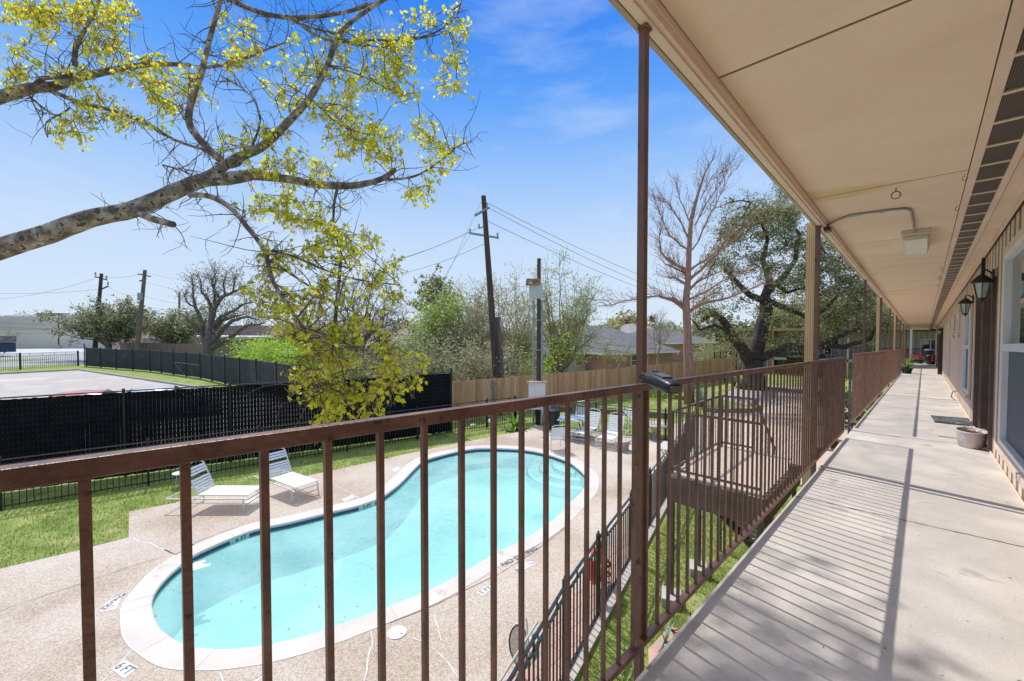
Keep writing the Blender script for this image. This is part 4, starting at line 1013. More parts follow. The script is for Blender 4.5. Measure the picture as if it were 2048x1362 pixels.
lounger(zt(P(572,982,ZT)), math.atan2(dv2.y, dv2.x), 'second white strap lounger from the left with raised back', 60)
d3_ = zt(P(1210,858,ZT))-zt(P(1160,888,ZT)); 
lounger(zt(P(1177,875,ZT)), math.atan2(d3_.y, d3_.x), 'white lounger beside the glass table at the far end', 58, True)
d4_ = zt(P(1250,868,ZT))-zt(P(1210,900,ZT)); lounger(zt(P(1226,886,ZT)), math.atan2(d4_.y, d4_.x), 'white lounger in the middle of the far row right of the table lounger', 60, True)
d5_ = zt(P(1330,850,ZT))-zt(P(1285,870,ZT)); lounger(zt(P(1283,862,ZT)), math.atan2(d4_.y, d4_.x)+1.3, 'white lounger turned sideways behind the post in the far row', 40, True)
# glass table with curved legs
c = zt(P(1143,872,ZT)); tb_ = empty('patio_table', c, 'round cornered glass patio table with curved dark legs', 'table')
a = MB(); poly = []
rzt = .5
for cx, cy, st_ in ((.50,.36,0),(-.50,.36,90),(-.50,-.36,180),(.50,-.36,270)):
    for k in range(5): an = R(st_+k*22.5); poly.append((cx+.12*math.cos(an), cy+.12*math.sin(an)))
poly = [(c.x+x*math.cos(rzt)-y*math.sin(rzt), c.y+x*math.sin(rzt)+y*math.cos(rzt)) for x, y in poly]
a.prism(poly, c.z+.70, c.z+.712); a.build('tabletop', mat('frosted_table_glass', (.42,.52,.54), (.5,.6,.62), 3, .08, spec=1.0), tb_)
for sx_, sy_ in ((1,1),(-1,1),(-1,-1),(1,-1)):
    a = MB(); pts = []
    for k in range(8):
        t = k/7; rr = .36+.2*math.sin(t*math.pi)-.06*t; x, y = sx_*rr, sy_*rr*.75; pts.append((c.x+x*math.cos(rzt)-y*math.sin(rzt), c.y+x*math.sin(rzt)+y*math.cos(rzt), c.z+.695*(1-t)+.01))
    a.tube(pts, .016, 6); a.build('leg', M['black'], tb_)
def patio_chair(c, rz, label):
    r = empty('patio_chair', c, label, 'patio chair', 'white strap chairs at the glass table', rz); f = MB()
    for s in (-1, 1): f.tube([(.28, s*.27, 0), (.27, s*.27, .60), (.22, s*.27, .64), (-.20, s*.27, .62), (-.28, s*.25, .66)], .014, 6); f.tube([(-.20, s*.27, .62), (-.26, s*.27, 0), (.28, s*.27, 0.01)], .014, 6)
    mk(f, 'frame', M['frame'], r)
    b = MB(); b.tube([(-.12,-.25,.36),(-.30,-.25,.88),(-.32,-.2,.92),(-.32,.2,.92),(-.30,.25,.88),(-.12,.25,.36)], .014, 6); bb_ = mk(b, 'backrest', M['frame'], r)
    q = MB()
    for k in range(9): t = .08+k*.1; q.obox(Vector((-.12-.18*t, 0, .36+.52*t)), Vector((-.18,0,.52)).normalized()*.022, Vector((0,.25,0)), Vector((.52,0,.18)).normalized()*.003)
    mk(q, 'back_straps', M['strap'], bb_)
    q = MB(); q.tube([(-.12,-.25,.38),(.25,-.25,.40),(.25,.25,.40),(-.12,.25,.38)], .013, 6); q.mi = 0
    for k in range(6): q.box(-.10+k*.06, -.055+k*.06, -.25, .25, .395, .402)
    mk(q, 'seat', M['strap'], r); return r
patio_chair(zt(P(1112,900,ZT)), R(60), 'white strap chair with its back to us at the near side of the glass table')
patio_chair(zt(P(1165,857,ZT)), R(215), 'white strap chair at the far right of the glass table')
patio_chair(zt(P(1100,862,ZT))+Vector((.6,.5,0)), R(260), 'white strap chair behind the glass table near the fence')
# grill bin dark thing behind table
a = MB(); c = zt(P(1108,858,ZT)); a.lathe(c, [(.22,0),(.26,.72),(.28,.74),(.28,.80),(.1,.86)], 18); thing(a, 'waste_bin', mat('black_plastic_bin', (.015,.017,.022), rough=.35), c, 'black round bin against the pool fence left of the table', 'bin')
# small white side table at the left lounger
c = zt(P(362,968,ZT)); c.z = 0; st_ = empty('side_table', c, 'small white side table behind the left lounger on the grass', 'side table'); a = MB(); a.lathe(c+u*.36, [(.18,0),(.19,.02),(.17,.03)], 20); a.build('tabletop', M['strap'], st_)
for k in range(3): a = MB(); an = k*2.1+.3; a.tube([c+Vector((.1*math.cos(an), .1*math.sin(an), .36)), c+Vector((.14*math.cos(an), .14*math.sin(an), 0))], .010, 6); a.build('leg', M['frame'], st_)
# round stone table & benches
M['stone'] = mat('weathered_stone', (.40,.33,.26), (.50,.42,.34), 4, .9, .4, 30)
c = P(1312,880); s_ = empty('stone_table', c, 'low round weathered stone table on the brick patch inside the far fence corner', 'table')
a = MB(); a.lathe(c+u*.55, [(.05,0),(.48,.01),(.52,.05),(.50,.08),(.05,.085)], 24); a.build('tabletop', M['stone'], s_)
a = MB(); a.lathe(c, [(.22,0),(.18,.1),(.12,.3),(.2,.55)], 12); a.build('pedestal', M['stone'], s_)
c = P(1248,905); a = MB(); a.lathe(c, [(.20,0),(.24,.05),(.17,.12),(.20,.30),(.26,.42),(.05,.43)], 9, 1.2, .8)
thing(a, 'stone_stump', M['stone'], c, 'squat carved pale stone standing right of the middle lounger', 'stone')
a = MB()
for k in range(5): a.obox(P(1300,925)+u*(.12+.09*k)+Vector((.3,.2,0)), Vector((.45,-.1,0)), Vector((.04,.12,0)), u*.018)
c = P(1300,925)
r = empty('wire_bench', P(1330,915), 'small slatted metal bench beside the stone table', 'bench')
for k, z in enumerate((.42,.44)): pass
a = MB()
for k in range(6): a.obox(P(1330,915)+Vector((-.02*k, .06*k-.2, .42)), Vector((.5,.1,0)), Vector((-.005,.022,0)), u*.01)
a.build('seat', M['frame'], r)
for sx_ in (-1, 1): a = MB(); c = P(1330,915)+Vector((.45*sx_, .09*sx_, 0)); a.tube([c+Vector((0,-.15,0)), c+u*.41, c+Vector((0,.15,0))], .018, 6); a.build('leg', M['black'], r)
# life ring / red rescue coil hung on the near fence
c = P(1203, 1128, .50); lr = empty('rescue_ring', c, 'bright red life ring hanging on the near pool fence', 'life ring')
fd = Vector((.97,.24,0)).normalized(); a = MB(); pts = [c+fd*(.24*math.cos(t))+u*(.27*math.sin(t))+Vector((-.24,.97,0))*.06 for t in [2*math.pi*k/22 for k in range(23)]]
a.tube(pts, .062, 8, False); a.build('ring', mat('rescue_red', (.75,.05,.02), (.80,.08,.03), 3, .4), lr, smooth=True)
a = MB(); pts = [c+fd*(.28+.03*math.sin(k))+u*(-.05-.035*k)+Vector((0,.06*math.cos(k*1.3),0)) for k in range(13)]; a.tube(pts, .022, 6); a.build('rope', mat('rescue_orange', (.80,.14,.05), rough=.6), lr, smooth=True)
a = MB()
for t in (0.8, 2.4, 3.9, 5.5): p = c+fd*(.24*math.cos(t))+u*(.27*math.sin(t))+Vector((-.24,.97,0))*.06; q = c+fd*(.24*math.cos(t+.22))+u*(.27*math.sin(t+.22))+Vector((-.24,.97,0))*.06; a.tube([p, q], .0655, 8)
a.build('band', M['strap'], lr)
# leaf skimmer net leaning on the fence
nn_ = empty('skimmer_net', P(1030,1330,ZT), 'pool leaf net with black rim leaning on the near fence', 'pool net')
A_ = P(1012,1262,.42); B_ = P(1052,1240,.72); C_ = P(1060,1340,.35); D_ = P(1030,1345,.18)
def netpt(t, s): return (A_.lerp(B_, s)).lerp(D_.lerp(C_, s), t)
rim = []
for k in range(25):
    an = 2*math.pi*k/24; s = .5+.5*math.cos(an)*(1-.25*max(0, math.sin(an))); t = .5+.5*math.sin(an); rim.append(netpt(t, s))
a = MB(); a.tube(rim, .010, 6, False); a.build('rim', M['black'], nn_)
def netmat():
    m, b = pbsdf('dark_net_mesh'); N, L = nt(m); b.inputs['Base Color'].default_value = (.03,.025,.02,1); tr = N.new('ShaderNodeBsdfTransparent'); mx = N.new('ShaderNodeMixShader'); mx.inputs[0].default_value = .6
    L.new(tr.outputs[0], mx.inputs[1]); L.new(b.outputs[0], mx.inputs[2]); L.new(mx.outputs[0], N['Material Output'].inputs['Surface']); return m
cc = sum(rim[:-1], Vector())/24-Vector((0,0,.12)); a = MB(); a.add([cc]+rim[:-1], [(0, k+1, (k+1) % 24+1) for k in range(24)]); a.build('mesh', netmat(), nn_)
a = MB(); a.tube([B_+Vector((0,0,.02)), C_+Vector((.0,0,.05)), P(1010,1362,.1)], .014, 8); a.tube([P(1075,1243,.75), P(1000,1362,.5)], .014, 8); a.build('pole', mat('cream_pole', (.62,.60,.52), rough=.5), nn_)
hz_ = MB(); pts = [P(1068,1300,.5), P(1066,1270,.78), P(1074,1262,.82), P(1078,1285,.7), P(1070,1318,.3), P(1066,1322,.2)]; hz_.tube(pts, .016, 8); thing(hz_, 'pool_hose', mat('teal_hose', (.08,.30,.25), (.12,.36,.30)), pts[-1], 'teal hose looped over the near pool fence', 'hose', smooth=True)
# white rocks on the lawn strip
M['rock'] = mat('white_rock', (.55,.53,.48), (.68,.66,.60), 5, .9, .4, 14)
for i, (x, y, s, lb) in enumerate(((871,866,.16,'flat white rock on the grass behind the near-left fence pickets'), (946,852,.12,'small white rock on the grass left of the tall pole'), (980,846,.20,'rounded white rock at the foot of the tall pole'), (868,860,.08,'tiny white stone beside the flat white rock'))):
    a = MB(); bm = bmesh.new(); bmesh.ops.create_icosphere(bm, subdivisions=2, radius=s); c = P(x, y)
    for v in bm.verts: f_ = 1+.25*noise.noise(v.co*6+Vector((i,0,0))); v.co = Vector((v.co.x*1.3*f_, v.co.y*f_, v.co.z*.6*f_+s*.3))
    a.add([c+v.co for v in bm.verts], [tuple(v.index for v in f.verts) for f in bm.faces]); bm.free(); thing(a, 'rock', M['rock'], c, lb, 'rock', 'white rocks along the lawn')
# tropical plant by the pole
c = P(1030,858); r = empty('croton_plant', c, 'leafy green and red tropical plant at the deck corner by the tall pole', 'plant')
spiky(c, 34, .95, 0, M['lf_bright'], r, .07, 1.2, 'green_leaves', seed=3); spiky(c+Vector((.1,-.25,0)), 22, .5, 0, leafmat('red_leaf', [(.25,.06,.03),(.40,.14,.05),(.35,.25,.08)], .3), r, .04, 1.0, 'red_leaves', seed=4); spiky(c+Vector((-.5,0,0)), 24, .45, 0, M['lf_plant'], r, .035, 1.2, 'pale_leaves', seed=9)
# raised beds, brick edges, plants on the far lawn
M['brick'] = brickmat('red_brick', (.42,.155,.09), (.52,.23,.14), (.42,.34,.28))
M['edging'] = mat('mossy_edging_brick', (.22,.14,.11), (.30,.20,.15), 6, .9)
def edging(pts, label, h=.22, w=.14):
    q = [P(x, y) for x, y in pts]; a = MB()
    for p0, p1 in zip(q, q[1:]):
        n = max(1, int((p1-p0).length/.3)); d = (p1-p0)/n; nn = d.normalized().cross(u)
        for k in range(n): a.obox(p0+d*(k+.5)+u*(h/2+rng.uniform(-.015,.015)), d*.48, nn*w/2, u*h/2)
    return thing(a, 'bed_edging', M['edging'], q[0], label, 'garden edging')
edging([(1100,822),(1180,824),(1270,832),(1345,838)], 'low dark brick edging just beyond the far pool fence')
edging([(1300,794),(1340,797),(1380,801)], 'brick edging round the green bed left of the red trunk')
edging([(1405,822),(1440,826),(1500,826),(1520,818),(1500,812)], 'curved brick edging of the bed by the paved court')
edging([(1500,775),(1560,782),(1640,790)], 'low brick edging in front of the big oak')
def clump(name, pts, label, m, n=60, s=.10, h=.35, cat='plant', nm='leaves'):
    q = [P(x, y) for x, y in pts]; c = q[0]; a = MB()
    for p in q:
        for i in range(n):
            o_ = Vector((rng.gauss(0,.3), rng.gauss(0,.3), abs(rng.gauss(.3,.35))*h*1.5)); leafq(a, p+o_, s*rng.uniform(.6,1.3))
    r = empty(name, c, label, cat); a.build(nm, m, r)
    st = MB()
    for p in q:
        for i in range(4): st.tube([p+Vector((rng.gauss(0,.1), rng.gauss(0,.1), 0)), p+Vector((rng.gauss(0,.2), rng.gauss(0,.2), h))], [.012,.006], 4)
    st.build('stem', M['twig'], r); return r
def leafq(a, c, s, nrm=None):
    d = Vector((rng.gauss(0,1), rng.gauss(0,1), rng.gauss(0,1))).normalized() if nrm is None else nrm
    t = d.orthogonal().normalized(); b_ = d.cross(t); an = rng.uniform(0, 6.28); t2 = t*math.cos(an)+b_*math.sin(an); b2 = -t*math.sin(an)+b_*math.cos(an)
    a.add([c-t2*s, c-b2*s*.55, c+t2*s, c+b2*s*.55], [(0,1,2,3)])
clump('green_bed_plant', [(1310,795),(1325,794),(1340,797),(1355,798),(1318,800),(1345,793)], 'bright green ground plants in the brick bed left of the red trunk', M['lf_bright'], 70, .08, .4)
c = P(1402,812); r = empty('agave_plant', c, 'large spiky grey green agave beside the red trunk', 'plant'); spiky(c, 40, 1.15, 0, M['lf_agave'], r, .06, .35, seed=12)
c = P(1440,822); r = empty('agave_plant', c, 'smaller grey agave clump in the curved brick bed', 'plant'); spiky(c, 30, .6, 0, M['lf_agave'], r, .04, .5, seed=13)
clump('shrub', [(1700,835),(1703,850),(1698,860)], 'dark green shrub seen through the stair opening', M['lf_dark'], 260, .07, 1.0)
clump('shrub', [(1395,735),(1410,733)], 'leafless small shrub before the cedar fence right of the red trunk', M['bark_pale'], 20, .05, 1.1)
for x, y, h_, lb, mm in ((1203,792,.35,'yellow bucket on the far lawn by the fence',(.55,.35,.05)), (1260,786,.35,'orange pot on the far lawn left of the post',(.55,.14,.05)), (1452,765,.5,'dark pot on the lawn left of the big oak',(.03,.03,.035)), (1467,772,.3,'small black planter box near the big oak',(.03,.03,.035)), (1478,742,.45,'terracotta pot by the iron gate',(.45,.25,.15))):
    c = P(x, y); a = MB(); a.lathe(c, [(.12,0),(.19,h_*.9),(.21,h_*.92),(.21,h_),(.16,h_),(.15,h_*.7)], 14); thing(a, 'garden_pot', mat('pot_'+str(x), mm, rough=.6), c, lb, 'pot')
c = P(1178,800); a = MB(); a.tube([c, c+Vector((.2,.3,1.1)), c+Vector((.3,.2,1.9))], [.03,.02,.008], 5)
# slab table by the fence
c = P(1150,824); r = empty('garden_table', c, 'pale round garden table on the lawn beyond the far pool fence', 'table'); a = MB(); a.lathe(c+u*.6, [(.6,0),(.62,.04),(.05,.05)], 20); a.build('tabletop', M['stone'], r); a = MB(); a.lathe(c, [(.2,0),(.1,.3),(.15,.6)], 10); a.build('pedestal', M['stone'], r)
# ================================================================ far wing across the courtyard
M['mauve'] = mat('mauve_siding', (.40,.31,.27), (.46,.36,.31), 3, .8, stretch=(6,6,.2)); M['palewall'] = mat('pale_siding', (.52,.47,.41), (.58,.53,.47), 3, .8, stretch=(8,8,.15))
WX = 46.0
wg = empty('apartment_wing', B(WX, 3, -3.0), 'farther wing of the apartments across the courtyard beyond the walkway', 'building')
zg = -H-SA*WX
a = MB(); a.box(WX+2.2, WX+9, -6, 10.4, zg, 1.25, B); a.build('wall', M['palewall'], wg)
a = MB(); y = -6
while y < 10.4: a.box(WX+2.17, WX+2.199, y, y+.12, -1.2, 1.2, B); y += .32
a.build('siding_board', M['mauve'], wg)
a = MB(); a.box(WX+.9, WX+9, 10.4, 14.2, zg, 1.25, B); a.build('brick_end', M['brick'], wg)
a = MB(); a.box(WX-.5, WX+9.5, -6, 14.9, 1.30, 1.55, B); a.build('roof', mat('tan_fascia', (.40,.28,.15), (.48,.34,.19), 3, .6), wg)
a = MB(); a.box(WX+0, WX+2.19, -6, 10.39, -1.42, -1.2, B); a.build('upper_walkway', M['conc_edge'], wg)
def wwin(y0, y1, z0, z1, xx):
    a = MB(); a.box(xx-.05, xx+.02, y0, y1, z0, z0+.06, B); a.box(xx-.05, xx+.02, y0, y1, z1-.06, z1, B)
    for q in (y0, (y0+y1)/2-.03, y1-.06): a.box(xx-.05, xx+.02, q, q+.06, z0+.06, z1-.06, B)
    o = a.build('window', M['white_frame'], wg); a = MB(); a.box(xx-.02, xx-.01, y0+.02, y1-.02, z0+.02, z1-.02, B); a.build('pane', M['glass'], o)
wwin(10.9, 13.1, .62, 1.12, WX+.89); wwin(10.9, 13.1, -2.35, -1.6, WX+.89)
wwin(5.5, 6.6, -.9, .6, WX+2.16); wwin(2.6, 3.7, -.9, .6, WX+2.16); wwin(-1, .2, -.9, .6, WX+2.16); wwin(8.3, 9.4, -.9, .6, WX+2.16)
for y in (-3, 1.1, 4.6, 7.4, 10.2):
    a = MB(); a.box(WX+.0, WX+.12, y, y+.12, zg, 1.30, B); a.build('column', M['tan_col'], wg)
a = MB(); a.box(WX+.03, WX+.07, -6, 10.3, -.20, -.16, B); a.box(WX+.03, WX+.07, -6, 10.3, -1.15, -1.12, B)
y = -6
while y < 10.3: a.box(WX+.04, WX+.06, y, y+.02, -1.12, -.2, B); y += .13
a.build('railing', M['black'], wg)
# end of our walkway: cross rail, white post, downspout, plants, grill
er = empty('end_railing', B(43.6, .2, ZF), 'black railing closing the far end of the walkway', 'railing'); a = MB(); a.box(43.6, 43.64, -1.2, .84, -.20, -.16, B); a.box(43.6, 43.64, -1.2, .84, -1.15, -1.12, B)
a.build('rail', M['black'], er)
for k in range(18): a = MB(); a.box(43.61, 43.63, -1.15+.11*k, -1.133+.11*k, -1.12, -.2, B); a.build('baluster', M['black'], er)
a = MB(); a.box(41.45, 43.8, -2, .86, ZF-.17, ZF-.01, B); tag(a.build('walkway_end_slab', M['conc_edge']), kind='structure')
a = MB(); a.box(43.0, 43.12, .62, .74, ZF, ZC, B); thing(a, 'white_post', M['white_frame'], B(43, .6, ZF), 'white post at the far end of the walkway', 'post')
a = MB(); a.box(43.2, 43.3, -1.35, -1.25, ZF, ZC-.2, B); thing(a, 'tan_post', M['tan_col'], B(43.2, -1.3, ZF), 'tan post at the right of the far walkway end', 'post')
a = MB(); a.tube([B(41.3,-.35,ZC-.08), B(41.1,-.55,ZC-.12), B(40.8,-.72,ZC-.30), B(40.8,-.8,ZC-.5), B(40.8,-.8,ZF)], .09, 8); thing(a, 'downspout', M['door'], B(40.8,-.8,ZF), 'dark bent downspout under the eave at the far walkway end', 'downspout')
r = empty('flower_box', B(42.2, .3, ZF), 'red flowers in a dark trough at the far end of the walkway', 'flower box'); a = MB(); a.box(41.9, 42.3, .0, .70, ZF, ZF+.26, B); a.build('trough', M['black'], r)
a = MB()
for i in range(260): leafq(a, B(42.1+rng.gauss(0,.15), rng.uniform(.0,.68), ZF+.30+abs(rng.gauss(.12,.14))), rng.uniform(.03,.06))
a.build('flowers', leafmat('red_petal', [(.45,.02,.03),(.60,.05,.08),(.30,.02,.04)], .3), r)
a = MB()
for i in range(160): leafq(a, B(42.0+rng.gauss(0,.2), rng.uniform(.2,.8), ZF+.2+abs(rng.gauss(0,.14))), rng.uniform(.03,.06))
a.build('leaves', M['lf_plant'], r)
r = empty('kettle_grill', B(41.9, -.33, ZF), 'covered black barbecue grill near the far walkway end', 'grill'); a = MB(); a.lathe(B(41.9,-.33,ZF), [(.30,.5),(.40,.62),(.42,.95),(.30,1.05),(.05,1.08)], 14, 1, .9); a.build('body', mat('black_cover', (.012,.02,.022), (.02,.03,.032), 5, .4), r)
for dx, dy in ((-.2,-.2),(.2,-.2),(0,.22)): a = MB(); a.tube([B(41.9+dx*.8,-.33+dy*.8,ZF+.55), B(41.9+dx,-.33+dy,ZF)], .018, 6); a.build('leg', M['black'], r)
r = empty('fire_extinguisher', B(40.9,-.9,ZF), 'red canister beside the covered grill', 'canister'); a = MB(); a.lathe(B(40.2,-.48,ZF+.2), [(.09,0),(.10,.05),(.10,.42),(.05,.5),(.03,.56)], 12); a.build('body', mat('canister_red', (.55,.03,.02), rough=.3), r)
a = MB(); a.lathe(B(40.6,-.36,ZF), [(.20,0),(.30,.35),(.28,.62),(.1,.66)], 14); thing(a, 'black_bag', mat('black_bag_plastic', (.012,.012,.014), rough=.35), B(40.6,-.36,ZF), 'black bag slumped by the wall below the canister', 'bag', smooth=True)
a = MB(); a.lathe(B(39.5,-.66,ZC-.55), [(.02,0),(.08,.02),(.09,.14),(.03,.18)], 10); o = thing(a, 'wall_lamp', mat('amber_lamp', (.8,.5,.15), rough=.3), B(39.5,-.66,ZC-.5), 'small amber lamp far down the walkway wall', 'lamp')

# ================================================================ poles and wires
def pole(b, t, r0, r1, name, label, m, parts=None):
    r = empty(name, (b.x, b.y, 0), label, 'utility pole'); a = MB(); a.tube([Vector((b.x, b.y, 0)), b.lerp(t, .33), b.lerp(t, .66), t], [r0, r0*.67+r1*.33, r0*.33+r1*.67, r1], 12); a.build('pole', m, r); return r
def insul(mb, p, s=.16): mb.lathe(p, [(.03*s*6,0),(.05*s*6,.02),(.05*s*6,s*1.5),(.03*s*6,s*1.6),(.01,s*1.7)], 8)
pb = G(998, 20.6); pt = PD(967, 392, 20.6)
pl1 = pole(pb, pt, .20, .115, 'utility_pole', 'tall dark wooden utility pole with two grey crossarms nearest the yard', M['pole'])
a = MB()
p1, p2 = PD(950, 431, 20.9), PD(978, 415, 20.2); a.bar(p1, p2, .09, .09); a.build('crossarm', M['steel'], pl1)
a = MB(); p3, p4 = PD(938, 466, 20.6), PD(998, 476, 20.6); a.bar(p3, p4, .09, .09); a.bar(PD(958,457,20.6), PD(970,452,20.6), .05); a.build('crossarm', M['steel'], pl1)
for q in (PD(940,466,20.6), PD(995,474,20.6), PD(958,457,20.6), PD(974,415,20.4)):
    a = MB(); insul(a, q, .14); a.build('insulator', M['steel'], pl1)
pipe = MB(); pipe.tube([G(990,20.2)+Vector((0,0,0)), PD(987,762,20.2)], .05, 8); pipe.build('riser_pipe', M['conduit'], pl1)
st2 = pole(G(1008, 20.9), PD(994, 634, 20.9), .17, .15, 'pole_stub', 'short cut off wooden pole standing right beside the tall pole', M['pole_grey']); st2['category'] = 'pole stub'
# service pole
sb_ = G(1077, 18.4); sp_ = empty('service_pole', sb_, 'slim brown service pole carrying a rusty meter box between two conduits', 'service pole')
a = MB(); a.tube([sb_, PD(1078, 517, 18.4)], [.10,.085], 10); a.build('pole', mat('red_brown_pole', (.10,.045,.03), (.15,.075,.05), 3, .8), sp_)
a = MB(); cbx = PD(1072, 582, 18.25); a.obox(cbx, RT*.30, FW*.12, u*.33); a.build('meter_box', mat('weathered_white_box', (.50,.51,.47), (.60,.60,.55), 3, .7, spots=((.34,.26,.2), 5, .66)), sp_, bevel=.01)
a = MB(); a.obox(PD(1066, 564, 18.1), RT*.30, FW*.15, u*.13); a.build('top_box', mat('rusty_box', (.22,.07,.03), (.40,.20,.12), 6, .8, spots=((.55,.5,.45), 8, .6)), sp_, bevel=.01)
for px in (1067, 1084):
    a = MB(); a.tube([G(px, 18.3), PD(px, 600, 18.3)], .05, 8); a.build('conduit', M['steel'], sp_)
a = MB(); a.obox(PD(1075, 640, 18.3), RT*.22, FW*.02, u*.02); a.obox(PD(1075, 700, 18.3), RT*.22, FW*.02, u*.02); a.build('strap', M['steel'], sp_)
a = MB(); c = G(1074, 18.15); a.obox(c+u*1.33, RT*.36, FW*.16, u*.58); cab = thing(a, 'electrical_cabinet', mat('white_cabinet', (.78,.72,.64), (.84,.78,.70), 3, .6), c, 'white electrical cabinet mounted low on the service pole', 'cabinet', bevel=.01)
a = MB(); a.obox(c+u*1.93, RT*.42, FW*.22, u*.02); a.build('lid', mat('peach_lid', (.60,.42,.32)), cab)
# left poles
def lpole(bx, tx, ty, D, label, hard, m, r0=.17):
    r = pole(G(bx, D), PD(tx, ty, D), r0, r0*.65, 'utility_pole', label, m)
    for (x0, y0, x1, y1) in hard:
        a = MB(); a.bar(PD(x0, y0, D), PD(x1, y1, D), .14); a.build('crossarm', m, r)
    return r
L1 = lpole(187, 203, 547, 58, 'leftmost leaning utility pole with two short arms above the lot fence', [(190,553,214,560),(204,578,217,572)], M['pole'], .30)
for x, y in ((191,551),(213,558),(216,570)): a = MB(); insul(a, PD(x, y, 58), .3); a.build('insulator', M['steel'], L1)
L2 = lpole(271, 290, 540, 54, 'thicker leaning brown utility pole with a small transformer, second from the left', [(276,548,301,553),(279,562,288,560)], M['pole_grey'], .30)
a = MB(); a.lathe(PD(280, 600, 53.5), [(.2,0),(.26,.02),(.26,.85),(.15,.95)], 10); a.build('transformer', M['steel'], L2)
L3 = lpole(357, 359, 583, 70, 'distant thin utility pole rising from the trees left of the bare oak', [], M['pole_grey'], .22)
L4 = lpole(658, 682, 516, 34, 'dark leaning utility pole with a grey transformer seen through the yellow leaves', [(668,528,695,536)], M['pole'], .19)
a = MB(); a.lathe(PD(683, 607, 33.5), [(.24,0),(.28,.04),(.28,.85),(.2,.95),(.05,1.0)], 14); a.build('transformer', mat('light_grey_tank', (.42,.45,.45), (.5,.53,.53), 4, .4), L4)
L5 = lpole(774, 774, 626, 90, 'tiny distant utility pole on the horizon behind the yellow leaves', [], M['pole_grey'], .2)
# wires
def wire(p, q, sag, label, r=.012, n=18):
    a = MB(); p = Vector(p); q = Vector(q)
    a.tube([p.lerp(q, t/n)-u*(sag*4*(t/n)*(1-t/n)) for t in range(n+1)], r*.72, 4, False); c = p
    return thing(a, 'overhead_wire', M['wire'], c, label, 'overhead wire', 'overhead wires')
wire(PD(973,405,20.6), PD(1420,600,38), .4, 'topmost wire running right from the tall pole top', .016)
wire(PD(980,417,20.4), PD(1420,612,38), .5, 'second wire running right from the upper crossarm', .016)
wire(PD(975,442,20.6), PD(1450,628,38), .5, 'lowest of the three wires running right from the tall pole', .016)
wire(PD(939,464,20.6), PD(684,535,34), .5, 'upper wire running left from the lower crossarm to the hidden pole', .016)
wire(PD(958,455,20.6), PD(684,530,34), .6, 'thin wire beside the upper left wire of the tall pole', .014)
wire(PD(968,488,20.6), PD(684,545,34), .8, 'long sagging wire left of the tall pole below the crossarms', .014)
wire(PD(962,404,20.6), PD(760,840,14.5), .0, 'guy wire slanting down left from the tall pole', .010)
wire(PD(940,470,20.6), PD(700,860,14.6), .0, 'second guy wire slanting down toward the slatted fence', .010)
g_ = MB(); g_.tube([PD(752,770,14.9), PD(710,842,14.6)], .03, 8); thing(g_, 'guy_guard', mat('yellow_guard', (.75,.50,.02), rough=.4), G(710,14.6), 'bright yellow guard tube slanting on the guy wire before the slatted fence', 'guy guard')
wire(PD(703,662,24), PD(1000,671,20.9), .15, 'black cable level with the rooftops left of the tall pole', .022)
wire(PD(1000,671,20.9), PD(1400,730,30), -.1, 'upper black cable sloping right over the fence to the houses', .024)
wire(PD(1000,655,20.9), PD(1400,700,32), .3, 'lower black cable swinging past the service pole', .022)
wire(PD(203,552,58), PD(290,545,54), .4, 'top wire between the two leaning left poles', .022)
wire(PD(215,572,58), PD(285,590,54), .5, 'lower wire between the two leaning left poles', .022)
wire(PD(203,552,58), PD(-300,560,62), 3.2, 'upper wire leaving the leftmost pole for the street', .022); wire(PD(206,578,58), PD(-300,550,62), 1.5, 'lower wire leaving the leftmost pole for the street', .026)
wire(PD(290,545,54), PD(682,560,34), .9, 'top wire from the second pole to the hidden pole', .018); wire(PD(285,562,54), PD(682,575,34), 1.2, 'second wire from the second pole to the hidden pole', .018)
wire(PD(286,592,54), PD(470,602,60), .8, 'wire from the second pole toward the distant thin pole', .02); wire(PD(283,612,54), PD(470,622,60), .4, 'thin wire below the transformer of the second pole', .02)
for i, (y0, y1) in enumerate(((634,652),(640,656),(652,660))): wire(PD(-200,y0-12,60), PD(190,y1,58), .5+.3*i, ('highest','middle','lowest')[i]+' of three black cables crossing the beige store wall', .03)

# ================================================================ street side
def bbox(mb, p, q, w0, z0, z1):
    p = Vector((p.x, p.y, 0)); q = Vector((q.x, q.y, 0)); d = (q-p).normalized(); nn = d.cross(u)*-1
    if nn.dot(FW) < 0: nn = -nn
    mb.prism([(p.x, p.y), (q.x, q.y), (q.x+nn.x*w0, q.y+nn.y*w0), (p.x+nn.x*w0, p.y+nn.y*w0)], z0, z1)
st = empty('store_building', G(60, 96), 'long windowless beige commercial building across the street', 'building')
p, q = G(-700, 96), G(215, 96); a = MB(); bbox(a, p, q, 30, 0, 4.3); a.build('wall', mat('beige_wall', (.66,.575,.47), (.70,.615,.51), .15, .9), st)
a = MB(); d = (q-p).normalized(); bbox(a, p-FW*.2, q-FW*.2+d*.3, 30, 4.31, 7.1); a.build('upper_wall', mat('taupe_wall', (.54,.47,.40), (.58,.505,.44), .2, .9), st)
a = MB(); bbox(a, G(-700, 97), G(190, 97), 28, 7.11, 7.3); a.build('roof', mat('pale_roof', (.6,.6,.58)), st)
for x0, x1, zt_ in ((75,90,.75),(90,113,.8),(128,142,.5),(10,16,.3)):
    a = MB(); a.add([PD(x0,640,99), PD(x1,640,99), PD(x1,640,102), PD(x0,640,102)], []); bbox(a, G(x0, 99), G(x1, 99), 3, 7.3, 7.3+zt_); a.build('roof_unit', mat('dark_roof_unit', (.10,.10,.10), (.14,.14,.14)) if x0 < 120 and x0 > 50 else mat('white_unit', (.6,.6,.6)), st)
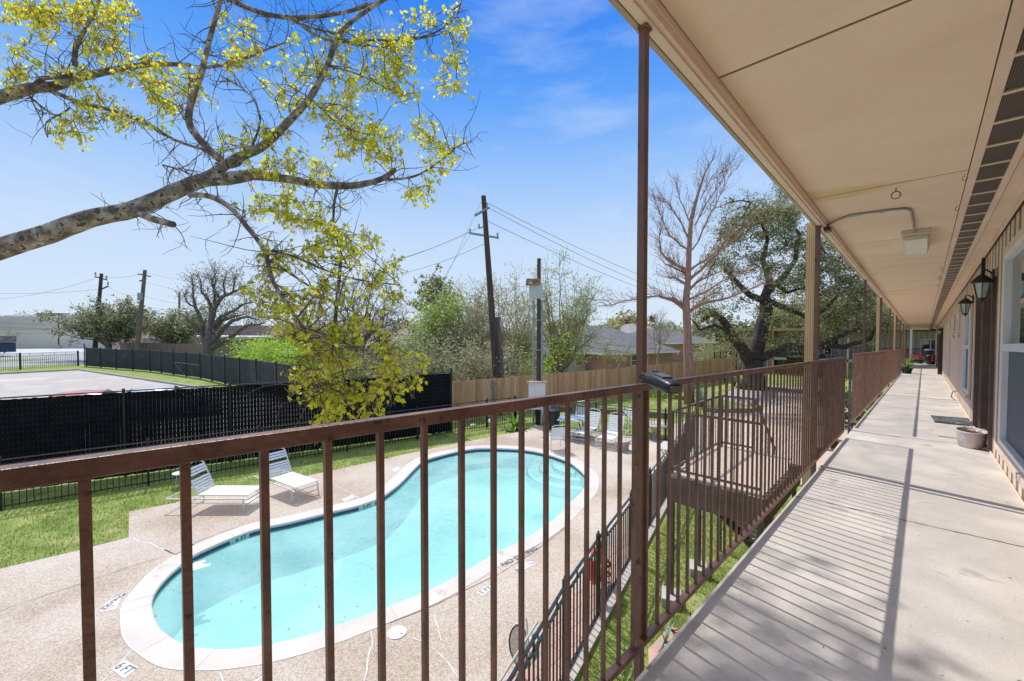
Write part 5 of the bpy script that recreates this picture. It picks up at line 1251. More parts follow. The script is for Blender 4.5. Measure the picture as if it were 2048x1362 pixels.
a = MB(); bbox(a, G(215, 95.5), G(275, 92), 20, 0, 5.2); a.build('wing', mat('peach_wall', (.52,.36,.27), (.58,.42,.32), .3, .9), st)
sf_ = empty('shop_building', G(300, 88), 'orange fronted shop with glass and white trim behind the left oak', 'building')
a = MB(); bbox(a, G(268, 90), G(322, 88), 14, 0, 5.6); a.build('wall', mat('orange_stucco', (.48,.20,.09), (.55,.27,.14), .4, .9), sf_)
a = MB(); bbox(a, G(300, 87), G(318, 86.6), 1, .8, 3.4); a.build('window', M['glass'], sf_); a = MB(); bbox(a, G(298, 86.8), G(320, 86.4), .3, 3.41, 3.7); bbox(a, G(296, 86.8), G(298, 86.8), .3, 0, 3.7); a.build('trim', M['white_frame'], sf_)
cn_ = empty('canopy_building', G(420, 70), 'long white roofed carports behind the brown board fence', 'building')
a = MB(); bbox(a, G(285, 74), G(500, 64), 8, 2.75, 3.1); a.build('roof', mat('white_metal_roof', (.66,.64,.62), (.55,.50,.47), .5, .5), cn_)
a = MB(); bbox(a, G(285, 76), G(500, 66), 6, 0, 2.7); a.build('wall', mat('shaded_wall', (.22,.17,.14), (.30,.24,.2), .5), cn_)
a = MB(); bbox(a, G(398, 90), G(520, 84), 6, 0, 5.0); thing(a, 'far_house', mat('mauve_brick', (.30,.20,.17), (.36,.25,.21), .5, .9), G(398, 90), 'dull mauve house block behind the spreading bare oak', 'house')
# street lamp
sl0 = G(117, 92); lm = empty('street_lamp', sl0, 'dark parking lamp post on a stout base before the beige wall', 'street lamp'); a = MB(); a.tube([sl0, PD(117, 630, 92)], [.13,.09], 8); a.build('pole', M['black'], lm)
a = MB(); a.cyl(sl0, sl0+u*.9, .42, .40, 10); a.build('base', M['conduit'], lm); a = MB(); a.obox(PD(119,630,92), RT*.5, FW*.2, u*.12); a.build('lamp_head', M['black'], lm)
# truck at far left
t0 = G(-12, 66); tr = empty('parked_truck', t0, 'dark blue truck half cut off at the left edge on the street', 'truck')
a = MB(); a.obox(t0+u*1.4, RT*2.2, FW*1.1, u*.75); a.build('body', mat('dark_blue_paint', (.02,.05,.11), rough=.3), tr, bevel=.1); a = MB(); a.obox(t0+u*2.7+RT*1.4, RT*1.1, FW*.9, u*.5); a.build('load', mat('grey_load', (.12,.11,.10), (.25,.22,.2), 2), tr, bevel=.05)
for s in (-1.4, 1.4): a = MB(); c = t0+RT*s+u*.5; a.cyl(c-FW*1.2, c-FW*.8, .5, .5, 16); a.build('wheel', M['black'], tr)
# cars
def car(c, rz, paint, label, L_=4.6, W_=1.8, Hh=1.45):
    r = empty('parked_car', c, label, 'car', 'cars parked behind the slatted fence', rz)
    prof = [(-2.25,.35),(-2.28,.62),(-2.2,.92),(-1.75,1.02),(-1.15,1.40),(-.4,Hh),(.35,Hh-.03),(1.05,.98),(1.9,.86),(2.24,.68),(2.28,.4)]
    secs = [(-.9,.0),(-.88,.35),(-.80,.7),(0,0)]
    m = MB(); rows = []
    ys = (-.90,-.84,-.66,-.3,0,.3,.66,.84,.90)
    for y in ys:
        row = []
        for x, z in prof:
            k = abs(y)/.9; zz = z
            if z > 1.0: zz = 1.0+(z-1.0)*(1-max(0, (k-.55)/.45)**1.6)
            row.append((x*(1-.04*k*k), y*(1 if z < 1.0 else .97), zz))
        rows.append(row)
    n = len(prof); vs = [p for row in rows for p in row]; fs = [(i*n+j, i*n+j+1, (i+1)*n+j+1, (i+1)*n+j) for i in range(len(ys)-1) for j in range(n-1)]
    m.add(vs, fs); m.add([(p[0], p[1], .3) for p in (rows[0][0], rows[0][-1], rows[-1][-1], rows[-1][0])], [(0,1,2,3)])
    for row in (rows[0], rows[-1]): m.add(row, [tuple(range(n))])
    o = mk(m, 'body', paint, r); o.data.polygons.foreach_set('use_smooth', [True]*len(o.data.polygons))
    g = MB(); g.add([(-1.68,-.62,1.07),(-1.68,.62,1.07),(-1.16,.55,1.405),(-1.16,-.55,1.405)], [(0,1,2,3)]); mk(g, 'rear_window', M['glass'], r)
    g = MB(); g.add([(1.03,-.66,1.02),(1.03,.66,1.02),(.40,.56,1.42),(.40,-.56,1.42)], [(3,2,1,0)]); mk(g, 'windscreen', M['glass'], r)
    for s in (-1, 1):
        g = MB(); g.add([(-1.3,s*.90,.98),(.9,s*.90,.98),(.3,s*.80,1.32),(-1.0,s*.80,1.32)], [(0,1,2,3)]); mk(g, 'side_window', M['glass'], r)
        for x in (-1.4, 1.4):
            wv = MB(); wv.cyl((x, s*.72, .33), (x, s*.93, .33), .33, .33, 18); wo = mk(wv, 'wheel', M['black'], r); wv = MB(); wv.cyl((x, s*.93, .33), (x, s*.94, .33), .2, .2, 12); mk(wv, 'rim', M['steel'], wo)
        lt = MB(); lt.box(2.12, 2.26, s*.62-.16, s*.62+.16, .62, .74); mk(lt, 'headlight', M['white_frame'], r)
    return r
c = G(183, 18.9); car(c, R(-12), mat('red_car_paint', (.55,.20,.16), (.58,.23,.18), 2, .2), 'dull red car whose roof shows over the slatted fence')
c = G(326, 20.2); car(c, R(-8), mat('silver_car_paint', (.50,.54,.56), (.54,.58,.6), 2, .2), 'silver car whose roof shows over the slatted fence')

# ================================================================ houses beyond the cedar fence
def hip_house(name, label, px0, px1, D0, D1, depth_, ze, zr, wall, roofm, windows=(), overhang=.5, ridge_in=.3):
    p, q = G(px0, D0), G(px1, D1); d = (q-p).normalized(); nn = Vector((-d.y, d.x, 0)); nn = nn if nn.dot(FW) > 0 else -nn
    r = empty(name, p, label, 'house'); a = MB(); a.prism([tuple((p+x).xy) for x in (d*0, q-p, (q-p)+nn*depth_, nn*depth_)], 0, ze); a.build('wall', wall, r)
    L_ = (q-p).length; o = overhang; c = [p-d*o-nn*o, q+d*o-nn*o, q+d*o+nn*(depth_+o), p-d*o+nn*(depth_+o)]; k = min(L_*ridge_in, depth_/2)
    r0, r1 = p+d*k+nn*depth_/2+u*zr, q-d*k+nn*depth_/2+u*zr; a = MB(); cc = [v+u*ze for v in c]
    a.add([v+u*.001 for v in cc]+[r0, r1], [(0,1,5,4),(1,2,5),(2,3,4,5),(3,0,4),(3,2,1,0)]); a.build('roof', roofm, r)
    a = MB()
    for i in range(4): a.bar(cc[i]-u*.1, cc[(i+1) % 4]-u*.1, .04, .18)
    a.build('fascia', M['white_frame'], r)
    for (t0, t1, z0, z1) in windows:
        a = MB(); x0 = p+d*(L_*t0)-nn*.04; x1 = p+d*(L_*t1)-nn*.04; a.bar(x0+u*z0, x1+u*z0, .08); a.bar(x0+u*z1, x1+u*z1, .08); a.bar(x0+u*z0, x0+u*z1, .08); a.bar(x1+u*z0, x1+u*z1, .08); a.bar(x0+u*(z0+z1)/2, x1+u*(z0+z1)/2, .05); wo = a.build('window', M['white_frame'], r)
        g = MB(); g.add([x0+u*z0-nn*-.03, x1+u*z0-nn*-.03, x1+u*z1-nn*-.03, x0+u*z1-nn*-.03], [(0,1,2,3)]); g.build('pane', M['glass'], wo)
    return r
M['shingle'] = mat('grey_shingles', (.105,.10,.095), (.16,.155,.145), 1.5, .9, .3, 30, stretch=(1,1,4)); M['shbrown'] = mat('brown_shingles', (.17,.11,.09), (.24,.16,.13), 1.5, .9, .3, 30, stretch=(1,1,4))
hip_house('brown_roof_house', 'low house with brown roof and white window left of the service pole', 985, 1085, 31, 33, 8, 2.05, 4.1, M['brick'], M['shbrown'], [(.35,.52,.75,1.75)])
hip_house('yellow_house', 'pale yellow house with grey hip roof beyond the cedar fence', 1095, 1215, 40, 41, 12, 2.0, 4.3, mat('yellow_siding', (.52,.50,.30), (.58,.56,.36), 2, .8, stretch=(1,1,14)), M['shingle'], [(.18,.32,.7,1.6),(.46,.58,.7,1.6)])
hip_house('brick_house', 'red brick house with grey roof and a white eave right of the yellow house', 1212, 1345, 38, 42, 14, 2.1, 4.6, M['brick'], M['shingle'], [(.35,.60,.8,1.8)])
hip_house('far_house', 'distant brick house with grey roof and blue window behind the red trunk', 1345, 1425, 52, 56, 12, 2.6, 4.35, M['brick'], M['shingle'], [(.4,.7,1.2,2.2)])
hip_house('pink_roof_house', 'long house with a pinkish brown roof behind the yellow leaves', 660, 845, 42, 44, 12, 2.6, 4.9, mat('tan_house_wall', (.40,.34,.27)), mat('pinkish_shingles', (.27,.20,.17), (.33,.25,.21), 1.2, .9))
hip_house('far_roof_house', 'far low grey roof at the horizon behind the cedar fence', 1270, 1345, 62, 64, 10, 3.0, 5.1, M['brick'], mat('taupe_shingles', (.26,.23,.22), (.32,.29,.27), 1.5, .9))
# ================================================================ trees
def rdir(rg): return Vector((rg.gauss(0,1), rg.gauss(0,1), rg.gauss(0,1))).normalized()
def path(p, q, rg, wob=.08, n=6, sag=0.0):
    L_ = (q-p).length; pts = []
    o1 = rdir(rg)*wob*L_; o2 = rdir(rg)*wob*L_
    for i in range(n+1):
        t = i/n; s1 = math.sin(math.pi*t); s2 = math.sin(2*math.pi*t); pts.append(p.lerp(q, t)+o1*s1+o2*s2*.6-u*(sag*L_*s1))
    return pts
def tree(name, label, base, h, crown, nl, trunk_r, bark, leafm=None, seed=1, fork=.35, twigs=5, tw_len=.18, tw_r=.012, leaves=14, ls=.12, spread=.5, group=None, wob=.10, sag=0, lean=(0,0), lvl3=3, cat='tree', shell=.35, trunk_pts=None, nlev=True):
    """crown = list of (offset x along RT, offset y along view, height, rx, ry, rz)"""
    rg = random.Random(seed); r = empty(name, base, label, cat, group)
    tk = MB(); br = MB(); lf = MB(); V2 = Vector((FW.x, FW.y, 0)).normalized()
    top = base+RT*lean[0]+V2*lean[1]+u*(h*fork)
    tp = trunk_pts or path(base-u*.1, top, rg, .05, 6)
    tk.tube(tp, [trunk_r*(1.35 if i == 0 else 1.0-.35*i/(len(tp)-1)) for i in range(len(tp))], 10)
    fk = tp[-1]; tot = sum(c[3]*c[4]*c[5] for c in crown)
    for ci, (ox, oy, z, rx, ry, rz) in enumerate(crown):
        c = base+RT*ox+V2*oy+u*z; n = max(1, round(nl*rx*ry*rz/tot))
        for i in range(n):
            d = rdir(rg); k = shell+(1-shell)*rg.random()**.5
            q = c+RT*(d.dot(RT)*rx*k)+V2*(d.dot(V2)*ry*k)+u*(d.z*rz*k)
            start = fk if rg.random() < .6 else tp[rg.randint(max(1, len(tp)*2//3), len(tp)-1)]
            pp = path(start, q, rg, wob, 8, sag); L_ = (q-start).length; r0 = trunk_r*.42*(L_/h)**.5
            br.tube(pp, [max(tw_r*.9, r0*(1-j/8)**1.1) for j in range(9)], 5, False)
            for j in range(twigs):
                t = rg.uniform(.4, 1); ps = pp[min(8, int(t*8))]; dd = ((q-start).normalized()*.6+rdir(rg)*.9+u*.15).normalized(); ln = tw_len*h*rg.uniform(.5,1.2); e = ps+dd*ln
                pq = path(ps, e, rg, .14, 4, sag*.5); br.tube(pq, [tw_r*1.4,tw_r*1.2,tw_r,tw_r*.8,tw_r*.5], 3, False)
                for m_ in range(lvl3):
                    s = pq[rg.randint(1, 4)]; d3 = (dd*.5+rdir(rg)).normalized(); e2 = s+d3*ln*rg.uniform(.3,.7); br.tube([s, s.lerp(e2, .5)+rdir(rg)*ln*.05, e2], [tw_r*.8,tw_r*.6,tw_r*.35], 3, False)
                    if leafm:
                        for w_ in range(leaves//3): leafg(lf, e2+rdir(rg)*spread*rg.random()*.8, ls*rg.uniform(.5,1.3), rg)
                if leafm:
                    for w_ in range(leaves): leafg(lf, pq[rg.randint(1,4)]+Vector((rg.gauss(0,spread), rg.gauss(0,spread), rg.gauss(0,spread*.55))), ls*rg.uniform(.5,1.3), rg)
    tk.build('trunk', bark, r, smooth=True); br.build('branches', bark, r)
    if leafm: lf.build('crown', leafm, r)
    return r
def leafg(a, c, s, rg):
    d = Vector((rg.gauss(0,1), rg.gauss(0,1), rg.gauss(0,1.2))); d.normalize(); t = d.orthogonal().normalized(); b_ = d.cross(t); an = rg.uniform(0, 6.28); t2 = (t*math.cos(an)+b_*math.sin(an))*s; b2 = (-t*math.sin(an)+b_*math.cos(an))*(s*.55)
    a.add((c-t2, c-b2, c+t2, c+b2), [(0,1,2,3)])
OAK = leafmat('live_oak_leaf', [(.12,.14,.045), (.24,.25,.085), (.38,.36,.14), (.50,.46,.24)], .45)
OAK2 = leafmat('pale_oak_leaf', [(.18,.21,.10), (.30,.32,.16), (.44,.43,.25)], .4)
WIL = leafmat('spring_green_leaf', [(.26,.36,.07), (.40,.50,.12), (.54,.60,.22)], .5)
OLV = leafmat('olive_spring_leaf', [(.27,.26,.11), (.42,.38,.15), (.54,.50,.21), (.48,.36,.2)], .45)
LIM = leafmat('lime_leaf', [(.28,.46,.04), (.46,.64,.06), (.58,.72,.14)], .5)
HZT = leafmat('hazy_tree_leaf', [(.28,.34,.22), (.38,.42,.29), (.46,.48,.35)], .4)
# left live oak beyond the lot
tree('live_oak', 'broad live oak between the two leaning poles beyond the lot', G(218, 58), 9, [(0,0,6.3,6.0,4,3.0),(-4.6,-1,4.9,3.6,2.6,1.5),(3.2,0,6.0,4.2,3,2.8)], 60, .45, M['bark_grey'], OAK2, 11, .28, 6, .14, .025, 26, .17, .5, lvl3=2)
tree('live_oak', 'loose oak right of the second leaning pole', G(345, 60), 8, [(0,0,5.2,5.2,4,2.6),(3.5,1,5.6,3,3,2.6)], 30, .35, M['bark_dark'], OAK2, 12, .25, 6, .15, .03, 20, .19, .6, lvl3=2)
def skel_tree(name, label, base, D, trunk_px, tr, limbs, bark, leafm=None, seed=1, ntw=4, tl=(.4,1.5), twr=.014, up_=.3, nleaf=4, ls=.1, sp=.3, dz=1.2, sub_=4):
    rg = random.Random(seed); r = empty(name, base, label, 'tree'); tk = MB(); br = MB(); lf = MB()
    tp = [PD(x, y, D) for x, y in trunk_px]; tp[0] = base-u*.1; tk.tube(tp, tr, 10); nodes = []
    for pts, r0, r1 in limbs:
        z_ = rg.uniform(-dz, dz); q = [PD(x, y, D+z_*(i/len(pts))) for i, (x, y) in enumerate(pts)]; out = []
        for p0, p1 in zip(q, q[1:]): out += path(p0, p1, rg, .05, 3)[:-1]
        out.append(q[-1]); n = len(out); tk.tube(out, [r0+(r1-r0)*i/(n-1) for i in range(n)], 7); nodes += [(p, (q[-1]-q[0]).normalized()) for p in out[2:]]
    for p, d in nodes:
        for k in range(ntw):
            dd = (d*.6+rdir(rg)*.8+u*up_).normalized(); L_ = rg.uniform(*tl); pq = path(p, p+dd*L_, rg, .14, 4); br.tube(pq, [twr*1.3,twr,twr*.8,twr*.6,twr*.35], 3, False)
            for m_ in range(sub_):
                s = pq[rg.randint(1,4)]; e_ = s+(dd+rdir(rg)).normalized()*L_*rg.uniform(.2,.55); br.tube([s, s.lerp(e_, .5)+rdir(rg)*.04*L_, e_], [twr*.55,twr*.45,twr*.25], 3, False)
                if leafm:
                    for w_ in range(nleaf): leafg(lf, e_+rdir(rg)*sp*rg.random(), ls*rg.uniform(.5,1.3), rg)
    tk.build('trunk', bark, r, smooth=True); br.build('branches', bark, r)
    if leafm: lf.build('crown', leafm, r)
    return r
def leafg(a, c, s, rg):
    d = Vector((rg.gauss(0,1), rg.gauss(0,1), rg.gauss(0,1.2))); d.normalize(); t = d.orthogonal().normalized(); b_ = d.cross(t); an = rg.uniform(0, 6.28); t2 = (t*math.cos(an)+b_*math.sin(an))*s; b2 = (-t*math.sin(an)+b_*math.cos(an))*(s*.55)
    a.add((c-t2, c-b2, c+t2, c+b2), [(0,1,2,3)])
skel_tree('spreading_oak', 'large nearly bare oak with sweeping dark limbs behind the screened fence', G(418, 44), 44, [(418,740),(417,712),(420,680),(422,642)], [.75,.55,.48,.34],
    [([(422,650),(427,619),(443,596),(469,583),(492,573)],.32,.07),([(418,700),(410,682),(408,654),(391,615),(387,583),(386,562)],.34,.05),([(422,640),(422,615),(416,600),(403,585),(399,556)],.24,.05),([(427,625),(430,600),(429,572),(432,556)],.18,.05),([(440,600),(426,575),(424,560),(434,545)],.14,.04),([(450,592),(446,570),(452,548)],.12,.04),([(465,585),(470,565),(465,552)],.10,.04),
     ([(418,700),(441,688),(460,676),(479,661),(497,650),(528,646)],.36,.07),([(420,690),(441,665),(464,642),(489,634),(515,640)],.30,.06),([(422,665),(443,642),(469,633),(492,628)],.26,.06),([(424,655),(441,634),(464,623),(485,610),(505,605)],.24,.05),([(415,690),(400,660),(380,645),(372,635)],.16,.05),([(391,615),(375,605),(368,590)],.10,.04)],
    M['bark_grey'], OAK2, 13, 3, (.6,1.9), .026, .35, 2, .09, .35, 2.5, 4)
tree('bare_oak', 'dark bare oak behind the hidden utility pole and yellow leaves', G(715, 36), 10, [(0,0,6.5,5.6,4,3.4),(4,0,5.2,3.5,3,2.6),(-3,0,5.5,3,3,2)], 34, .36, M['bark_grey'], None, 14, .22, 8, .16, .02, 0, wob=.16, lvl3=6)
for i, (px, D, h_, w_, kind, lb) in enumerate(((32,120,13,8,HZT,'hazy green tree line behind the beige store at far left'),(75,125,14,9,HZT,'rounded hazy tree above the beige store roof'),(170,118,13,6,HZT,'small hazy tree beside the leftmost leaning pole'),(190,128,15,5,OAK2,'darker distant tree just left of the leaning pole'),
        (385,95,10,6,OAK2,'low distant tree behind the thin pole'),(590,70,8,6,OLV,'olive haze of trees left of the yellow leaves'),(640,80,9,7,OLV,'distant twiggy tree above the lime shrubs'),(770,75,8,6,HZT,'pale distant tree behind the pink roofed house'),(830,60,8,4,OLV,'twiggy olive tree beside the spring green tree'),
        (1165,68,9.5,7,OLV,'orange olive tree behind the yellow house roof'),(1230,72,10,8,OLV,'large olive and green tree above the grey roofs'),(1265,80,9,6,WIL,'pale green tree top left of the near roof post'),(1400,66,8,7,OLV,'brushy olive trees behind the red trunk'),(1445,60,8,6,OAK2,'grey green tree between red trunk and big oak'),(1340,90,7,6,HZT,'hazy low tree line beyond the far grey roofs'))):
    tree('background_tree', lb, G(px, D), h_*.9, [(0,0,h_*.44,w_*1.05,w_*.7,h_*.30),(w_*.7,0,h_*.30,w_*.7,w_*.6,h_*.22)], 26, .25, M['bark_grey'], kind, 30+i, .3, 5, .15, .03, 22, .30, .8, lvl3=2)
# spring green willow and thicket
tree('spring_tree', 'fresh green leafy tree left of the tall pole', G(885, 27), 8, [(0,0,5.0,1.9,1.7,2.6),(-.6,0,3.6,2.2,1.6,1.6)], 34, .18, M['bark_pale'], WIL, 51, .3, 7, .14, .012, 34, .085, .38, lvl3=3)
tree('evergreen_tree', 'dark evergreen top peeking above the fresh green tree', G(868, 34), 9.4, [(0,0,7.2,1.7,1.5,1.4)], 12, .18, M['bark_dark'], OAK, 52, .5, 6, .12, .015, 30, .13, .35)
for i, (px, D, h_, w_, lb) in enumerate(((925,26,8.6,2.0,'tall bare budding tree between green tree and tall pole'),(955,28,9.2,2.2,'bare budding tree just left of the tall pole'),(1020,27,8.4,2.2,'bare budding tree right of the tall pole'),(1045,30,8.2,2.2,'twiggy tree left of the service pole'))):
    tree('budding_tree', lb, G(px, D), h_, [(0,0,h_*.62,w_,w_*.8,h_*.36)], 24, .12, M['bark_pale'], leafmat('bud_leaf', [(.34,.40,.08),(.52,.56,.15),(.48,.40,.2)], .5), 60+i, .15, 7, .16, .012, 11, .055, .28, lvl3=4, wob=.07)
tree('tall_spring_tree', 'tall upright spring tree with thin green tips right of the service pole', G(1125, 31), 11, [(0,0,7.0,3.2,2.4,3.6),(1.8,0,5.6,1.8,1.6,2.6)], 42, .2, M['bark_pale'], WIL, 70, .12, 7, .12, .013, 7, .075, .22, lvl3=5, wob=.06, shell=.6)
tree('leaning_tree', 'crooked low limbed tree over the cedar fence with yellow green leaves', G(1115, 27), 5, [(-1.6,0,3.2,2.0,1.5,1.0),(1.0,0,3.6,1.8,1.2,.9)], 16, .22, M['bark_grey'], LIM, 71, .3, 6, .16, .014, 9, .06, .3, wob=.16)
tree('young_tree', 'small crooked tree beside the fence in front of the brick house', G(1215, 26), 4.4, [(.3,0,3.2,1.6,1.2,.8)], 9, .10, M['bark_pale'], LIM, 72, .5, 5, .18, .012, 5, .05, .25, wob=.12, lean=(.9,0))
tree('thin_tree', 'slim bare tree left of the red trunk', G(1320, 30), 5.7, [(0,0,4.4,1.0,.9,1.5)], 16, .10, M['bark_pale'], None, 73, .55, 6, .14, .010, 0, wob=.04, lvl3=4)
def shrub(px, D, w, h, label, m, n=900, ls=.07, seed=1, bark=None, name='shrub', twig=30):
    rg = random.Random(seed); c = G(px, D); r = empty(name, c, label, 'shrub'); lf = MB(); st = MB(); V2 = Vector((FW.x, FW.y, 0)).normalized()
    for i in range(twig):
        q = c+RT*rg.gauss(0,w*.4)+V2*rg.gauss(0,w*.3)+u*(h*rg.uniform(.4,1.05)); pp = path(c+RT*rg.gauss(0,w*.25), q, rg, .15, 5); st.tube(pp, [.02,.016,.012,.01,.007,.004], 3, False)
        for k in range(n//twig):
            p = pp[rg.randint(2,5)]+Vector((rg.gauss(0,.28), rg.gauss(0,.28), rg.gauss(0,.24)))
            if m: leafg(lf, p, ls*rg.uniform(.5,1.3), rg)
        for k in range(5): s = pp[rg.randint(1,4)]; st.tube([s, s+rdir(rg)*.5], [.008,.003], 3, False)
    st.build('stems', bark or M['bark_pale'], r)
    if m: lf.build('leaves', m, r)
    return r
for i, (px, D, w, h, lb) in enumerate(((505,36,2.4,3.0,'leftmost bright lime bush over the screened fence'),(548,34,2.6,3.1,'middle bright lime bush over the screened fence'),(600,31,2.2,2.9,'right bright lime bush half behind the yellow leaves'))): shrub(px, D, w, h*1.05, lb, LIM, 6000, .085, 80+i, twig=70)
DRY = leafmat('dry_thicket_leaf', [(.34,.30,.18),(.48,.43,.28),(.38,.43,.19)], .4)
for i, (px, D, w, h, m_, lb) in enumerate(((850,24,2.0,4.2,DRY,'tangled grey brown thicket behind the black fence corner'),(890,23,2.0,3.2,OAK2,'dense olive thicket left of the tall pole base'),(935,22,2.0,3.8,DRY,'brown twiggy thicket touching the tall pole'),(965,21.5,1.5,3.0,DRY,'low vine tangle at the tall pole behind the cedar fence'),(1020,23,1.6,3.2,DRY,'brown twiggy thicket right of the tall pole'),(760,25,2.6,3.2,OAK,'dark green hedge behind the slatted fence'),(690,27,2.6,2.8,OAK,'dark green hedge under the hidden pole'),
        (1070,25,1.4,2.4,LIM,'yellow green shrub by the service pole'),(1440,36,2.5,2.8,OAK2,'grey green bush before the far cedar fence'),(1420,44,3.0,3.4,OLV,'pale brushy bush behind the red trunk'),(1592,40,1.3,2.6,WIL,'climbing green vine by the brick end wall'),(1625,42,3,3,OAK,'green shrubs below the far wing walkway'),(815,22,1.6,2.9,DRY,'dry brush against the black fence behind the yellow leaves'))):
    shrub(px, D, w, h, lb, m_, 2400, .08, 90+i, twig=44)
# red brown cypress with pruned limbs
cb_ = G(1380, 23.5); cy = empty('bald_cypress', cb_, 'tall bare red brown tree with pruned limbs in the yard', 'tree')
rg = random.Random(5); D = 23.5
tr_px = [(1378,812),(1377,740),(1374,650),(1372,600),(1376,560),(1378,500),(1382,440),(1395,390),(1410,345),(1432,308)]
tp = [PD(x, y, D) for x, y in tr_px]; tp[0] = cb_-u*.1
tk = MB(); tk.tube(tp, [.30,.25,.22,.19,.16,.14,.11,.08,.05,.015], 10); tk.build('trunk', M['bark_red'], cy, smooth=True)
br = MB(); limbs = [([(1372,620),(1340,598),(1318,592)],.12,.05),([(1372,612),(1345,595)],.07,.05),([(1318,592),(1280,596),(1240,605),(1215,612)],.05,.01),([(1376,572),(1350,555),(1338,556)],.09,.05),([(1376,560),(1370,545),(1330,528)],.08,.04),([(1374,540),(1345,528),(1322,505),(1318,480),(1322,455)],.06,.02),
    ([(1378,500),(1360,490),(1338,470)],.05,.03),([(1338,470),(1325,440),(1312,410)],.03,.01),([(1380,480),(1352,430),(1335,405),(1312,400)],.05,.012),([(1382,450),(1360,400),(1352,370)],.04,.012),([(1374,625),(1395,610),(1440,600),(1500,578),(1530,565)],.11,.02),([(1376,600),(1410,585),(1450,560),(1500,540)],.08,.015),
    ([(1378,560),(1410,530),(1440,500),(1470,450)],.10,.015),([(1380,540),(1430,505),(1470,480),(1500,440)],.07,.012),([(1384,500),(1415,440),(1440,390),(1470,340)],.05,.01),([(1390,450),(1410,410),(1440,370),(1458,330)],.04,.01),([(1400,400),(1420,360),(1445,345)],.03,.01),([(1378,580),(1400,560),(1430,548)],.08,.03),([(1376,570),(1372,545),(1340,520)],.06,.02)]
nodes = []
for pts, r0, r1 in limbs:
    dz = rg.uniform(-1.2, 1.2); q = [PD(x, y, D+dz*(i/len(pts))) for i, (x, y) in enumerate(pts)]; out = []
    for p0, p1 in zip(q, q[1:]): out += path(p0, p1, rg, .04, 3)[:-1]
    out.append(q[-1]); n = len(out); br.tube(out, [r0+(r1-r0)*i/(n-1) for i in range(n)], 6)
    nodes += [(p, (q[-1]-q[0]).normalized()) for p in out[1:]]
nodes += [(p.lerp(q_, t), u.copy()) for p, q_ in zip(tp[5:], tp[6:]) for t in (0,.3,.6)]
for p, d in nodes:
    for k in range(4):
        dd = (d*.9+rdir(rg)*.7+u*.45).normalized(); L_ = rg.uniform(.4,1.5); pq = path(p, p+dd*L_, rg, .12, 4); br.tube(pq, [.015,.012,.010,.008,.005], 3, False)
        for m_ in range(4): s = pq[rg.randint(1,4)]; br.tube([s, s+(dd+rdir(rg)).normalized()*L_*rg.uniform(.2,.5)], [.006,.003], 3, False)
br.build('branches', M['bark_red'], cy)
# big live oak on the right
ob = G(1506, 29.5); tree_pts = [ob-u*.1, PD(1508,760,29.5), PD(1505,735,29.5)]
ok = empty('live_oak', ob, 'huge dark live oak with sprawling limbs in the courtyard', 'tree'); rg = random.Random(21)
tk = MB(); tk.tube([ob-u*.1, PD(1508,760,29.5), PD(1506,735,29.5), PD(1505,720,29.5)], [1.05,.72,.66,.62], 14)
def limb(pts, r0, r1, D0=29.5, D1=29.5, mb=tk, n=8):
    q = [PD(x, y, D0+(D1-D0)*i/(len(pts)-1)) for i, (x, y) in enumerate(pts)]; out = []
    for p0, p1 in zip(q, q[1:]): out += path(p0, p1, rg, .04, 3)[:-1]
    out.append(q[-1]); m_ = len(out); mb.tube(out, [r0+(r1-r0)*i/(m_-1) for i in range(m_)], n); return out
nodes = []
for a_ in (([(1505,725),(1515,690),(1522,655),(1533,620),(1528,590)],.55,.36,29.5,29.5),([(1500,725),(1480,690),(1462,665),(1445,640),(1425,625),(1405,640)],.42,.14,29.5,27.5),([(1528,600),(1500,590),(1470,560),(1450,540)],.26,.10,29.5,28),([(1528,595),(1540,560),(1525,520),(1535,480),(1520,440)],.28,.08,29.5,30),([(1530,590),(1560,560),(1590,520),(1600,470),(1580,430)],.24,.08,29.5,31),
        ([(1510,725),(1545,705),(1575,692),(1610,695),(1640,690),(1690,668),(1720,655)],.30,.10,29.5,26),([(1600,694),(1650,692),(1690,694),(1740,678),(1760,640)],.22,.08,28,25.5),([(1575,716),(1610,717),(1650,712)],.20,.14,29,27.5),([(1530,600),(1570,615),(1620,640),(1650,620),(1700,570)],.2,.06,29.5,27),([(1450,660),(1430,650),(1400,660),(1385,640)],.14,.05,28.5,27),([(1535,560),(1575,585),(1620,570),(1665,520)],.16,.05,30,31)):
    nodes += limb(*a_)[3:]
tk.build('trunk', M['bark_dark'], ok, smooth=True)
br = MB(); lf = MB()
blobs = [(1500,440,70,45,30,44),(1560,430,50,50,31,36),(1590,480,40,60,31,30),(1455,520,45,45,28.5,20),(1530,520,50,45,29,20),(1425,615,45,28,27.5,20),(1560,620,50,45,29,14),(1600,560,60,60,29,34),(1680,560,55,60,29,44),(1730,600,40,70,28,30),(1660,490,50,40,30,26),(1690,640,70,35,28,26),(1740,540,30,50,30,14),(1620,680,50,20,28,9),(1480,470,40,40,30,18),(1760,650,30,30,27,12),(1545,690,25,14,29,5),(1470,690,20,25,29,5)]
